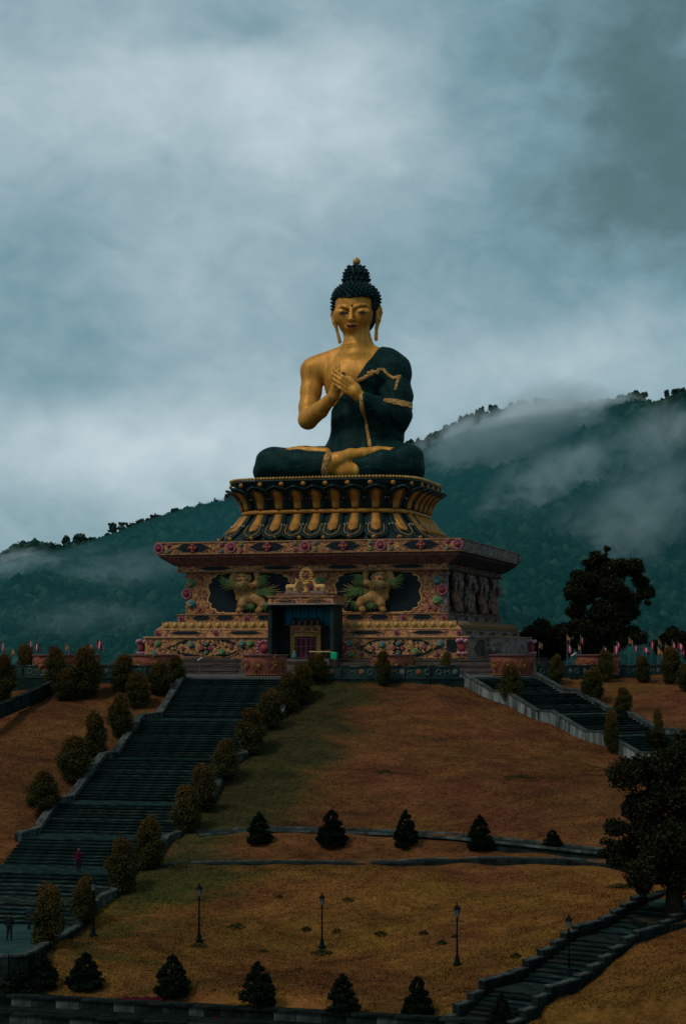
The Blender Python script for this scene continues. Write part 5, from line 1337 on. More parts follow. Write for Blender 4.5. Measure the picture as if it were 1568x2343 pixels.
q = L(673, 1497, -20.6); bb = empty('water_urn', toworld(q[0], -20.6, .0), PA, 'small teal urn standing left of the red door', 'urn'); m = MB(); m.lathe([(.16, 0), (.22, .2), (.18, .4), (.1, .5), (.14, .6)], 12); m.build('urn_body', M_TEAL, bb, True); m = MB(); m.sph((0, 0, .66), .1, 2); m.build('lid', M_GREYS, bb, True)
for vx, lab in ((622, 'thin red railing frame inside the porch at the left'), (752, 'thin red railing frame inside the porch at the right')):
    q = L(vx, 1490, -19.0); rb = empty('railing', toworld(q[0], -19.0, 0), PA, lab, 'railing', 'red railing frames in the porch')
    for s in (-.3, .3): m = MB(); m.box((s, 0, .45), (.05, .05, .9)); m.build('post', M_DOOR, rb)
    for z in (.4, .86): m = MB(); m.box((0, 0, z), (.56, .04, .05)); m.build('rail', M_DOOR, rb)

# ------------------------------------------------------------------ big painted bowls on the terrace
M_BOWL = pm('maroon_bowl_paint', (.22, .062, .04), (.11, .034, .024), 1.6, .55, 0, .5, 5, .05)
M_RIM = pm('dull_pink_bowl_rim', (.17, .09, .08), (.1, .055, .05), 2, .6)
M_SOIL = pm('bowl_soil', (.04, .03, .02), None, 2, 1)
M_BREL = pm('gold_bowl_relief', (.30, .14, .045), (.16, .06, .025), 3, .5, .1, .4, 6, .03)
def bowl():
    root = empty('lotus_bowl', (0, 0, 0)); Rb, Rt, Hh = 1.66, 1.98, 1.78
    m = MB(); m.lathe([(Rb * .96, 0), (Rb, .08), (Rb * 1.02, .3), (Rb + .12, 1.0), (Rt - .06, Hh - .1), (Rt - .14, Hh - .1), (Rt - .3, Hh - .5), (.01, Hh - .5)], 40); m.build('bowl_wall', M_BOWL, root, True)
    m = MB(); m.lathe([(Rt - .1, Hh - .1), (Rt + .05, Hh - .08), (Rt + .05, Hh), (Rt - .12, Hh)], 40); m.build('rim', M_RIM, root)
    m = MB(); m.lathe([(.01, Hh - .52), (Rt - .3, Hh - .52), (Rt - .32, Hh - .44), (.01, Hh - .4)], 24); m.build('soil', M_SOIL, root)
    m = MB()
    for i in range(40): t = 2 * PI * i / 40; m.sph(((Rb + .02) * math.cos(t), (Rb + .02) * math.sin(t), .12), .09, 1)
    tag(m.build('bead_ring', M_BREL, root, True), kind='stuff')
    rr = random.Random(5)
    for k in range(8):
        t0 = 2 * PI * k / 8 + .2; m = MB()
        for _ in range(14):
            v, f = CURLS[rr.randrange(12)]; a = rr.gauss(0, .12) + t0; z = .85 + rr.gauss(0, .24); r = Rb + .02 + (Rt - Rb) * min(1, max(0, z / Hh)) ; q = v * 1.1
            m.add([((r + .05 - y) * math.cos(a + x / r), (r + .05 - y) * math.sin(a + x / r), z + zz) for x, y, zz in q], f)
        m.sph(((Rb + .14) * math.cos(t0), (Rb + .14) * math.sin(t0), .85), .2, 1, sc=(1, 1, 1))
        q = m.build('relief', M_BREL, root, True); q['kind'] = 'stuff'
    return root
B0 = bowl(); first = True
BL = ['leftmost maroon bowl with gold relief on the terrace', 'second maroon bowl from the left, overlapping its neighbour at the far left', 'maroon bowl beside the left corner of the plinth', 'maroon bowl with gold relief standing left in front of the porch', 'maroon bowl behind the thin shrub, right of the porch',
      'maroon bowl at the right corner of the plinth, above the side stairs', 'rightmost maroon bowl behind the right balustrade']
for i, (vx, dd) in enumerate(((128, 165.5), (178, 169), (350, 168), (606, 166), (899, 172), (1171, 167), (1367, 168))):
    o = B0 if i == 0 else copy_tree(B0)
    w = WD(vx, 1500, dd); o.location = (w[0], w[1], TZ); o.rotation_euler.z = i * .37
    tag(o, BL[i], 'bowl', 'maroon lotus bowls along the terrace')
    h_ = .7 - (1497 - 1490) / 4425 * dd - TZ; o.scale.z = h_ / 1.78
# ------------------------------------------------------------------ wooded hills behind
RV = [(-500, 1392), (-200, 1337), (0, 1294), (50, 1276), (90, 1265), (130, 1268), (185, 1252), (240, 1233), (300, 1210), (400, 1174), (530, 1140), (650, 1104), (800, 1058), (945, 1016), (1000, 992), (1075, 950),
      (1150, 940), (1240, 928), (1300, 928), (1380, 924), (1440, 914), (1495, 935), (1568, 912), (1750, 870), (2100, 820)]
RD = 1150.0
RXW = [WD(a, b, RD)[0] for a, b in RV]; RZW = [WD(a, b, RD)[2] for a, b in RV]
def hillz(x, y):
    ridge = np.interp(x * RD / np.maximum(y, 400), RXW, RZW)
    t = np.clip((y - 430) / (RD - 430), 0, 1); s = t**0.85
    z = -58 + (ridge + 58) * s
    z = z + (18 * np.sin(x * .014 + y * .004) + 10 * np.sin(x * .031 - y * .011 + 1) + 5 * np.sin(x * .07 + y * .03)) * (1 - t)**.5 * np.clip(t * 4, 0, 1)
    return np.where(y > RD, ridge - (y - RD) * .25, z)
M_HILL = pm('forest_floor', (.018, .034, .018), (.010, .018, .011), .03, 1, 0, 0)
X_ = np.arange(-520, 540, 10.0); Y_ = np.arange(430, 1500, 12.0)
grid_ground('hills', X_, Y_, hillz, M_HILL)
def leafmat(name, stops, rough=.75, island=True, oi=0.0, transl=0.0):
    m, t, b = nt(name)
    g = t.nodes.new('ShaderNodeNewGeometry')
    col = tramp(t, g.outputs['Random Per Island'], stops)
    if oi:
        o = t.nodes.new('ShaderNodeObjectInfo'); k = tmath(t, 'MULTIPLY_ADD', o.outputs['Random'], oi * 2, 1 - oi)
        vm = t.nodes.new('ShaderNodeVectorMath'); vm.operation = 'SCALE'; t.links.new(col, vm.inputs[0]); t.links.new(k, vm.inputs['Scale']); col = vm.outputs[0]
    t.links.new(col, b.inputs['Base Color']); b.inputs['Roughness'].default_value = 1.0; b.inputs['Specular IOR Level'].default_value = 0.0
    return m
M_FOREST = leafmat('forest_crowns', [(0, (.003, .016, .014)), (.5, (.008, .034, .028)), (.85, (.018, .055, .040)), (1, (.038, .070, .046))])
rs_ = np.random.RandomState(11)
def crowns(pos, rad, hgt, sub=1, jit=.28, name='forest', mat=M_FOREST):
    V_, F_ = (ICO1, ICO2)[sub - 1]; F_ = np.array(F_); n = len(pos)
    j = 1 + (rs_.rand(n, len(V_)) - .5) * 2 * jit
    v = V_[None] * j[..., None] * np.stack([rad, rad, hgt], 1)[:, None, :] + pos[:, None, :]
    f = F_[None] + (np.arange(n) * len(V_))[:, None, None]
    return inst(name, npmesh(name, v.reshape(-1, 3), f.reshape(-1, 3), mat, False, True))
N_ = 34000
yy = 445 + (RD + 6 - 445) * rs_.rand(N_)**.8; xx = (rs_.rand(N_) * 2 - 1) * (yy * .215)
zz = hillz(xx, yy); bare = (rs_.rand(N_) < .6) & (((xx / yy - (265 - 784) / 4425) * 4425 / 30)**2 + ((zz / yy * 4425 - 85) / 60)**2 < 1)
xx, yy, zz = xx[~bare], yy[~bare], zz[~bare]; n = len(xx)
r_ = (1.2 + 2.3 * rs_.rand(n)**2.2) * np.where(yy > RD - 60, .62, 1); h_ = r_ * (.75 + .6 * rs_.rand(n))
o = crowns(np.stack([xx, yy, zz + h_ * .55], 1), r_, h_, 1, .25); tag(o, 'misty dark green forest covering the hills behind the statue', 'forest', kind='stuff')
# fine leafy tufts so that the canopy is not smooth
nn = 110000; i = rs_.randint(0, n, nn); d = rs_.normal(size=(nn, 3)); d /= np.linalg.norm(d, axis=1)[:, None]; d[:, 2] = np.abs(d[:, 2]) ; d[:, 1] -= .3
c = np.stack([xx, yy, zz + h_ * .55], 1)[i] + d * np.stack([r_, r_, h_], 1)[i] * .98; s = .3 + .7 * rs_.rand(nn)
T0 = np.array([(1, 0, -.5), (-.6, .8, -.4), (-.5, -.9, -.4), (0, 0, 1.0)]); TF = np.array([(0, 1, 3), (1, 2, 3), (2, 0, 3), (0, 2, 1)])
a = rs_.rand(nn) * 6.28; ca_, sa_ = np.cos(a), np.sin(a); q = T0[None] * s[:, None, None]
v = np.stack([q[..., 0] * ca_[:, None] - q[..., 1] * sa_[:, None], q[..., 0] * sa_[:, None] + q[..., 1] * ca_[:, None], q[..., 2]], -1) + c[:, None]
o = inst('forest', npmesh('forest', v.reshape(-1, 3), (TF[None] + (np.arange(nn) * 4)[:, None, None]).reshape(-1, 3), M_FOREST, False, True)); tag(o, 'leafy top of the misty forest on the hills behind the statue', 'forest', kind='stuff')

# ------------------------------------------------------------------ trees made of leaves
def leaves(points, size, seed=1, jit=.4, up=.2):
    """one small quad per point"""
    r = np.random.RandomState(seed); n = len(points); P = np.asarray(points, float)
    nrm = r.normal(size=(n, 3)); nrm[:, 2] += up; nrm /= np.linalg.norm(nrm, axis=1)[:, None]
    t = np.cross(nrm, r.normal(size=(n, 3))); t /= np.linalg.norm(t, axis=1)[:, None]; b = np.cross(nrm, t)
    s = size * (1 + jit * (r.rand(n) * 2 - 1)); t *= s[:, None]; b *= (s * .6)[:, None]
    v = np.stack([P - t, P - b, P + t, P + b], 1).reshape(-1, 3); q = np.arange(4 * n).reshape(n, 4)
    return v, q
def blobpoints(cs, n, seed=1, shell=.55):
    """cs: (x,y,z,rx,ry,rz) clumps"""
    r = np.random.RandomState(seed); C_ = np.array(cs, float); w = C_[:, 3] * C_[:, 5] ; w = w / w.sum(); k = r.choice(len(C_), n, p=w)
    d = r.normal(size=(n, 3)); d /= np.linalg.norm(d, axis=1)[:, None]; rad = shell + (1 - shell) * r.rand(n) + .06 * r.normal(size=n)
    return C_[k, :3] + d * rad[:, None] * C_[k, 3:]
def clumps(shape, n, seed):
    r = random.Random(seed); out = []
    while len(out) < n:
        z = r.random(); a = r.uniform(0, 2 * PI); rr = r.uniform(.45, .9); w = shape(z)
        out.append((w * rr * math.cos(a), w * rr * math.sin(a), z, r.uniform(.28, .46)))
    return out
def trunk_mesh(name, h, r0, r1, mat, limbs=(), n=8, bend=.0):
    m = MB(); m.tube([(0, 0, -.3), (bend * .3, 0, h * .3), (bend, bend * .5, h * .7), (bend * .8, 0, h)], [r0 * 1.25, r0, (r0 + r1) / 2, r1], n)
    for a, b, c in limbs: m.tube([a, ((a[0] + b[0]) / 2, (a[1] + b[1]) / 2, (a[2] + b[2]) / 2 + .1), b], [c, c * .7, c * .3], 5)
    return m.mesh(name, mat, True)
M_BARK = pm('dark_bark', (.035, .026, .02), (.015, .012, .01), 3, .9, 0, .6, 8, .03)
LS = lambda k: [(0, (.010 * k, .016 * k, .007 * k)), (.45, (.024 * k, .028 * k, .010 * k)), (.8, (.050 * k, .042 * k, .013 * k)), (1, (.065 * k, .045 * k, .014 * k))]
M_SHRUB = leafmat('shrub_leaves', LS(1.2), oi=.15); M_YOUNG = leafmat('orange_young_leaves', [(0, (.035, .022, .008)), (.5, (.074, .042, .013)), (1, (.13, .066, .016))], oi=.15)
M_CYP = leafmat('conifer_needles', [(0, (.003, .006, .004)), (.6, (.007, .012, .007)), (1, (.016, .023, .011))], oi=.15)
M_TREE = leafmat('dark_tree_leaves', [(0, (.005, .009, .006)), (.6, (.014, .018, .008)), (.9, (.034, .030, .012)), (1, (.07, .036, .016))])
def shape_egg(z): return math.sin(min(1, z * 1.02 + .10) * PI * .93)**.62 * (1.0 - .35 * z)
def make_shrub(seed):
    """unit shrub: crown radius 1, height 2.9"""
    H_ = 2.9; cl = [(x, y, .35 + z * (H_ - .55), k, k, k * 1.1) for x, y, z, k in clumps(lambda z: shape_egg(z) * .80, 44, seed)]
    P = blobpoints(cl, 24000, seed, .3); r = np.random.RandomState(seed)
    z = P[:, 2] / H_; top = (z + r.normal(size=len(z)) * .13 + .10 * np.hypot(P[:, 0], P[:, 1])) > .80
    v1, q1 = leaves(P[~top], .045, seed); v2, q2 = leaves(P[top], .040, seed + 1)
    return npmesh('crown', v1, q1, M_SHRUB, False), npmesh('young_growth', v2, q2, M_YOUNG, False), trunk_mesh('trunk', H_ * .72, .07, .02, M_BARK, [((0, 0, .5), (.35, .1, 1.2), .03), ((0, 0, .7), (-.35, .1, 1.5), .03), ((0, 0, .9), (.1, -.35, 1.7), .03)])
def make_cyp(seed):
    H_ = 2.0; cl = []
    r = random.Random(seed)
    for _ in range(60):
        z = r.random()**1.15; a = r.uniform(0, 2 * PI); w = (1 - z)**.68 * .95 * min(1, .62 + z * 2.2); k = .10 + .12 * (1 - z)
        cl.append((w * .85 * math.cos(a), w * .85 * math.sin(a), .08 + z * (H_ - .1), k * 1.5, k * 1.5, k))
    cl.append((0, 0, H_ - .1, .07, .07, .22)); cl.append((0, 0, .7, .5, .5, .6)); cl.append((0, 0, .4, .7, .7, .4))
    P = blobpoints(cl, 15000, seed, .4); v, q = leaves(P, .05, seed, up=.5)
    return npmesh('crown', v, q, M_CYP, False), trunk_mesh('trunk', H_ * .8, .07, .02, M_BARK)
SHR = [make_shrub(s) for s in (1, 2, 3, 4, 5)]; CYP = [make_cyp(s) for s in (1, 2, 3)]
LR = {}
def lab_side(i, n): return None
def place_plant(name, meshes, xyz, R_, Hh, unitH, label, cat, group, rz, young=True):
    o = empty(name, xyz, rz, label, cat, group)
    for nm, me in meshes:
        c = inst(nm, me, o); c.scale = (R_, R_, Hh / unitH)
    return o
rr = random.Random(2)
def shrub(vx, vtop, vbase, w, label, st=None, k=0, group='clipped shrubs lining the staircases'):
    """vbase: V row where the foot meets the slope; st: (x, y) if the foot is hidden"""
    if st: x, y = st
    else: x, y = onland(vx, vbase)
    z = Hs(x, y); D = y; sc = 4425 / D
    ztop = WD(vx, vtop, D)[2]; Hh = max(1.2, ztop - z + .05)
    m = SHR[k % 5]; return place_plant('shrub', (('crown', m[0]), ('young_growth', m[1]), ('trunk', m[2])), (x, y, z), w / sc / 2 * 1.3, Hh, 2.9, label, 'shrub', group, rr.uniform(0, 6))
def stair_xy(vx, w_off):
    """point beside the great stairs (offset w) that projects to column vx"""
    best = min(((abs(784 + 4425 * mst(u, w_off)[0] / mst(u, w_off)[1] - vx), u) for u in np.arange(-2, 56, .1))); return mst(best[1], w_off)
def beside(vx, vb, sd):
    x, y = onland(vx, vb); u = (x - ML0[0]) * AX[0] + (y - ML0[1]) * AX[1]; w = (x - ML0[0]) * AW[0] + (y - ML0[1]) * AW[1]
    return mst(u, max(w, MW + .45) if sd > 0 else min(w, -.5))
LEFT = [(403, 1500, 42, 1562), (363, 1518, 58, 1594), (312, 1540, 58, 1622), (283, 1500, 56, 1582), (274, 1588, 54, 1692), (219, 1628, 58, 1734), (168, 1687, 76, 1792), (101, 1764, 74, 1864)]
LL = ['topmost small shrub left of the great staircase beside the terrace', 'orange-topped shrub second down on the left of the great staircase', 'third shrub down left of the great staircase', 'shrub behind the row, below the bowl left of the plinth',
      'fourth shrub down left of the great staircase', 'dark shrub standing before the left lawn, fifth down the stairs', 'large dark shrub, second from the bottom left of the great staircase', 'lowest large shrub on the left of the great staircase']
for k, ((vx, vt, w, vb), lb) in enumerate(zip(LEFT, LL)):
    shrub(vx, vt, vb, w, lb, beside(vx, vb, -1), k)
RIGHT = [(725, 1497, 52, 1564), (690, 1520, 54, 1608), (645, 1540, 56, 1628), (616, 1578, 64, 1668), (572, 1625, 72, 1726), (517, 1693, 64, 1790), (463, 1752, 66, 1856), (403, 1800, 72, 1908), (343, 1868, 70, 1990), (260, 1922, 70, 2044), (182, 2008, 62, 2122), (110, 2028, 82, 2168)]
RLb = ['topmost shrub right of the great staircase, against the balustrade', 'second shrub down on the right of the great staircase', 'third shrub down on the right of the great staircase', 'fourth shrub down on the right of the great staircase, red tinted',
       'fifth shrub down on the right of the great staircase, wide crown', 'shrub with yellow top in the middle of the right stair row', 'shrub just below the middle of the right stair row', 'orange-brown shrub above the end of the upper footpath',
       'shrub between the two footpath ends beside the stairs', 'tall shrub below the lower footpath beside the stairs', 'smaller shrub behind the lamp post at the plaza', 'large round shrub on a bare trunk at the plaza edge']
for k, ((vx, vt, w, vb), lb) in enumerate(zip(RIGHT, RLb)):
    shrub(vx, vt, vb, w, lb, beside(vx, vb, 1), k + 2)
OTH = [(195, 1483, 1600, 76, 'big dark shrub above the left lawn, widest of its row'), (125, 1480, 1584, 50, 'narrow shrub with orange tip left of the widest dark shrub'), (57, 1478, 1560, 48, 'dark round shrub near the left edge before the bowl'), (6, 1500, 1606, 60, 'dark shrub cut by the left edge'), (150, 1530, 1602, 60, 'low dark shrub filling the gap before the two left bowls'),
       (875, 1492, 1572, 38, 'thin shrub before the balustrade and the bowl right of the porch'), (1020, 1490, 1560, 30, 'thin faint shrub at the end of the middle balustrade'), (1167, 1524, 1612, 56, 'green shrub overlapping the pale parapet of the side stairs'), (1272, 1500, 1566, 36, 'small shrub before the right balustrade, nearest the stairs'),
       (1355, 1528, 1604, 52, 'shrub on the brown slope right of the side staircase'), (1385, 1490, 1560, 40, 'shrub in front of the rightmost bowl'), (1425, 1574, 1640, 40, 'small round shrub on the slope right of the side stairs'), (1398, 1628, 1722, 36, 'orange-topped shrub growing over the lower side stair parapet'),
       (1503, 1625, 1694, 32, 'dark narrow shrub above the big tree at the right'), (1470, 1500, 1562, 36, 'small shrub at the right balustrade'), (1534, 1484, 1566, 50, 'shrub against the right balustrade near the edge'), (1568, 1520, 1580, 50, 'shrub cut by the right edge below the balustrade')]
for k, (vx, vt, vb, w, lb) in enumerate(OTH):
    shrub(vx, vt, vb, w, lb, None, k + 1, 'shrubs along the terrace')
CY = [(592, 1855, 1932, 62, 'first dark conifer from the left on the upper footpath'), (758, 1848, 1934, 72, 'widest dark conifer on the upper footpath, second from the left'), (928, 1850, 1937, 58, 'slim pointed conifer on the upper footpath, third from the left'), (1097, 1861, 1944, 64, 'fourth dark conifer on the upper footpath'), (1263, 1896, 1940, 46, 'small round dark bush at the right end of the footpath row'),
      (93, 2172, 2266, 84, 'dark conifer at the lower left below the plaza corner'), (195, 2175, 2266, 86, 'dark pointed conifer beside the plaza corner, second from the left'), (393, 2180, 2272, 86, 'dark conifer under the leftmost lawn lamp'), (590, 2196, 2298, 86, 'dark conifer between the first two lawn lamps at the bottom'),
      (783, 2224, 2322, 80, 'dark conifer below the second lawn lamp'), (955, 2228, 2336, 74, 'dark tall conifer left of the lower stairs'), (1146, 2270, 2362, 60, 'dark bush at the bottom edge beside the lower stairs'), (40, 2215, 2285, 110, 'low dark bush in the bottom left corner')]
for k, (vx, vt, vb, w, lb) in enumerate(CY):
    vt += (vb - vt) * .07; w *= .94
    x, y = onland(vx, vb); z = Hs(x, y); sc = 4425 / y; Hh = WD(vx, vt, y)[2] - z; m = CYP[k % 3]
    z = max(z, float(H([x], [y], raw=True)[0]) - .1) ; Hh = WD(vx, vt, y)[2] - z
    place_plant('conifer', (('crown', m[0]), ('trunk', m[1])), (x, y, z), w / sc / 2 * 1.2, Hh, 2.0, lb, 'conifer' if 'bush' not in lb else 'bush', 'dark conifers on the lower lawn', rr.uniform(0, 6))

# big trees
def big_tree(name, loc, clist, nl, lsz, tr, label, mat=M_TREE, seed=1, shell=.15, H_=8, cat='tree', limbs=True, parts=True):
    root = empty(name, loc, 0, label, cat)
    P = blobpoints(clist, nl, seed, shell); v, q = leaves(P, lsz, seed, up=.3); inst('crown', npmesh('crown', v, q, mat, False), root)
    rl = random.Random(seed); m = MB(); m.tube([(0, 0, -.5), (.05, 0, H_ * .2), (-.1, .1, H_ * .5), (.1, 0, H_ * .85)], [tr * 1.35, tr, tr * .7, tr * .15], 9); inst('trunk', m.mesh('trunk', M_BARK, True), root)
    for c in sorted(clist, key=lambda c: -c[3])[:12]:
        z0 = min(c[2] * .75, H_ * .7) * rl.uniform(.6, .95); m = MB(); m.tube([(0, 0, z0), (c[0] * .45, c[1] * .45, (z0 + c[2]) / 2 + .2), (c[0] * .9, c[1] * .9, c[2])], [tr * .4, tr * .25, tr * .08], 6); inst('limb', m.mesh('limb', M_BARK, True), root)
    return root
def cl_from_v(lst, D, base, seed, depth=.9):
    """clump discs given as V (x, y, r) at depth D -> clumps relative to base"""
    r = random.Random(seed); out = []
    for vx, vy, vr in lst:
        w = WD(vx, vy, D); R0 = vr / 4425 * D; nsub = max(4, int(R0 * 3.2))
        for _ in range(nsub):
            a = r.uniform(0, 2 * PI); e = math.acos(r.uniform(-1, 1)); q = r.uniform(.3, .85); k = R0 * r.uniform(.34, .58)
            out.append((w[0] - base[0] + R0 * q * math.sin(e) * math.cos(a), w[1] - base[1] + R0 * depth * q * math.sin(e) * math.sin(a) + r.uniform(-.3, .3) * R0, w[2] - base[2] + R0 * q * math.cos(e), k, k, k * .8))
    return out
b1 = WZ(1540, 2104, -13.05)
cf = [(1470, 1800, 85), (1540, 1760, 85), (1600, 1800, 110), (1430, 1770, 52), (1440, 1880, 62), (1480, 1960, 85), (1410, 1975, 48), (1560, 1900, 115), (1560, 1990, 90), (1500, 1720, 60), (1580, 1700, 60), (1440, 1900, 55), (1650, 1900, 110), (1480, 2010, 45), (1395, 1940, 30)]
big_tree('broadleaf_tree', b1, cl_from_v(cf, b1[1], b1, 5), 170000, .085, .42, 'big dark broadleaf tree filling the right edge above the lower stairs', seed=4, H_=7.5)
b2 = (WD(1385, 1500, 205)[0], 205.0, TZ)
big_tree('broadleaf_tree', b2, cl_from_v([(1330, 1340, 50), (1370, 1280, 26), (1385, 1257, 14), (1395, 1330, 60), (1440, 1310, 42), (1452, 1360, 40), (1330, 1400, 55), (1400, 1410, 60), (1440, 1400, 36), (1380, 1460, 60), (1440, 1460, 40), (1320, 1460, 50), (1345, 1300, 24), (1475, 1365, 18), (1420, 1285, 22)], 205, b2, 6), 130000, .135, .6, 'tall dark tree standing behind the terrace flags, right of the plinth', seed=5, H_=9.5)
b3 = (WD(1235, 1500, 215)[0], 215.0, TZ)
big_tree('broadleaf_tree', b3, cl_from_v([(1235, 1440, 45), (1215, 1460, 36), (1265, 1455, 42), (1240, 1480, 50), (1200, 1490, 30), (1285, 1480, 40)], 215, b3, 7), 34000, .14, .4, 'low rounded tree between the plinth and the tall dark tree', seed=6, H_=5)
b4 = (WD(1535, 1500, 215)[0], 215.0, TZ)
big_tree('broadleaf_tree', b4, cl_from_v([(1535, 1460, 32), (1515, 1480, 26), (1560, 1480, 34), (1537, 1435, 14)], 215, b4, 8), 20000, .14, .3, 'small dark tree behind the flags at the right edge', seed=7, H_=4)
# stone ring under the big tree
rg = empty('tree_ring_wall', (b1[0] - .3, b1[1] + .1, -14.3), 0, 'round stone planter wall at the foot of the big right tree', 'planter')
for j in range(4):
    for i in range(16):
        a = 2 * PI * (i + .5 * (j % 2)) / 16; m = MB(); m.box((0, 0, 0), (.66, .35, .30)); o = m.build('stone', M_DSTONE, rg, loc=(1.62 * math.cos(a), 1.62 * math.sin(a), .16 + .31 * j), rz=a + PI / 2)
m = MB(); m.lathe([(1.5, 1.1), (1.5, 1.24), (.01, 1.27)], 20); m.build('soil', M_SOIL, rg)

# ridge trees that can be told apart
M_RIDGE = leafmat('hazed_ridge_leaves', [(0, (.016, .040, .034)), (.6, (.034, .068, .052)), (1, (.065, .10, .075))])  # greens lifted to pale teal; haze over these trees is put into their colour
def ridge_tree(vx, vtop, vbase, w, label, kind, seed):
    D = RD - 5; vtop += (vbase - vtop) * .12; b = WD(vx, vbase, D); Hh = (vbase - vtop) / 4425 * D; R_ = w / 4425 * D / 2; root = empty('ridge_tree', b, 0, label, 'tree', 'trees along the ridge'); r = random.Random(seed); cl = []
    for _ in range(16):
        z = r.random(); a = r.uniform(0, 2 * PI)
        if kind == 'col': w_ = (math.sin(min(1, z * .9 + .15) * PI))**.5; cl.append((R_ * .5 * w_ * math.cos(a), R_ * .5 * w_ * math.sin(a), Hh * z * .95, R_ * .5, R_ * .5, Hh * .12))
        elif kind == 'round': cl.append((R_ * .6 * math.cos(a), R_ * .6 * math.sin(a), Hh * (.45 + .4 * z), R_ * .45, R_ * .45, Hh * .2))
        else: z = .5 + .45 * z; cl.append((R_ * .75 * r.random() * math.cos(a), R_ * .75 * math.sin(a), Hh * z, R_ * .26, R_ * .26, Hh * .09))
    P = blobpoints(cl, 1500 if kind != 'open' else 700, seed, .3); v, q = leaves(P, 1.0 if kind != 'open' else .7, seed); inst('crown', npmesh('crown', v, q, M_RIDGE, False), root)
    m = MB(); m.tube([(0, 0, -3), (.2, 0, Hh * .5), (0, 0, Hh * .9)], [.5, .35, .1], 6)
    for _ in range(4): a = r.uniform(0, 6.28); m.tube([(0, 0, Hh * .4), (R_ * .6 * math.cos(a), R_ * .6 * math.sin(a), Hh * .75)], [.25, .08], 4)
    inst('trunk', m.mesh('trunk', M_BARK, True), root)
RT_ = [(93, 1238, 1275, 28, 'open', 'ragged open tree on the ridge at the far left'), (115, 1243, 1276, 20, 'open', 'small two-tiered tree just left of the column tree'), (151, 1221, 1265, 20, 'col', 'dark column-shaped tree standing up on the left ridge'), (184, 1214, 1262, 34, 'round', 'broad dome-shaped tree beside the column tree'), (210, 1226, 1258, 20, 'round', 'small rounded tree right of the dome-shaped one'),
       (256, 1188, 1238, 30, 'open', 'first of the airy trees high on the left ridge'), (280, 1187, 1232, 34, 'open', 'second of the airy trees high on the left ridge'), (320, 1184, 1216, 16, 'round', 'lone small round tree on the ridge between airy ones'), (347, 1172, 1208, 34, 'open', 'tall airy tree on the ridge right of the lone small one'), (402, 1160, 1188, 36, 'open', 'airy tree on the ridge nearest the lotus throne'), (525, 1124, 1160, 26, 'round', 'rounded tree where the left ridge meets the throne'),
       (62, 1262, 1290, 26, 'round', 'rounded tree at the lowest part of the left ridge'), (1100, 926, 958, 16, 'open', 'thin tree on the right ridge near the statue'), (1127, 924, 950, 18, 'round', 'small round tree on the right ridge, left of the mist'), (1168, 918, 945, 14, 'open', 'feathery tree on the right ridge'), (1195, 912, 940, 26, 'round', 'broad tree on the right ridge left of the misty gap'),
       (1234, 908, 935, 28, 'round', 'broad tree on the right ridge at the misty gap'), (1460, 890, 935, 44, 'round', 'big rounded tree on the right ridge beyond the mist'), (1524, 888, 925, 18, 'open', 'upright tree near the right end of the ridge'), (1552, 885, 920, 34, 'round', 'tree at the right edge of the ridge')]
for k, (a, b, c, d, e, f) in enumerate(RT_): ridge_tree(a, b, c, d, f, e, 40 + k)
# ------------------------------------------------------------------ lamps
M_IRON = pm('black_green_iron', (.006, .010, .010), (.004, .006, .006), 3, .7, 0, .2, 10, .01)
M_LGLASS = pm('milky_lantern_glass', (.12, .15, .14), (.08, .10, .095), 3, .3, 0, 0)
def lamp():
    root = empty('lamp_post', (0, 0, 0))
    m = MB(); m.lathe([(.22, 0), (.22, .08), (.15, .12), (.13, .3), (.09, .42), (.1, .5), (.06, .55)], 12); m.build('base', M_IRON, root, True)
    m = MB(); m.lathe([(.055, .5), (.045, 1.4), (.04, 2.3), (.07, 2.32), (.07, 2.38), (.045, 2.42), (.06, 2.5)], 10); m.build('pole', M_IRON, root, True)
    m = MB(); m.box((0, 0, 2.27), (.6, .03, .03)); m.sph((.31, 0, 2.27), .035, 1); m.sph((-.31, 0, 2.27), .035, 1); m.build('ladder_bar', M_IRON, root)
    l = MB(); l.lathe([(.08, 2.5), (.1, 2.54), (.14, 2.9), (.01, 2.9)], 6); ln = l.build('lantern_glass', M_LGLASS, root)
    for i in range(6): t = PI / 3 * i; m = MB(); m.tube([(.09 * math.cos(t), .09 * math.sin(t), 2.52), (.15 * math.cos(t), .15 * math.sin(t), 2.92)], .012, 4); m.build('lantern_bar', M_IRON, ln)
    m = MB(); m.lathe([(.19, 2.9), (.19, 2.93), (.13, 3.0), (.08, 3.06), (.03, 3.1), (.035, 3.16), (.005, 3.28)], 10); m.build('lantern_cap', M_IRON, root, True)
    return root
LP = lamp()
for k, (vx, vt, vb, lb) in enumerate(((213, 2004, 2138, 'lamp post beside the shrub at the corner of the plaza'), (455, 2017, 2155, 'leftmost lamp post standing alone on the lower lawn'), (736, 2039, 2170, 'middle lamp post on the lower lawn'),
                      (1045, 2062, 2210, 'rightmost lamp post on the lower lawn, left of the diagonal stairs'), (1301, 2087, 2240, 'lamp post on the bank right of the diagonal stairs'))):
    o = LP if k == 0 else copy_tree(LP); x, y = onland(vx, vb)
    if k == 0: x, y = WZ(vx, vb, -14.5)[:2]
    z = float(H([x], [y], raw=True)[0]); h = WD(vx, vt, y)[2] - z
    o.location = (x, y, z - .02); o.scale = (h / 3.28,) * 3; tag(o, lb, 'lamp post', 'lamp posts on the lower lawn')
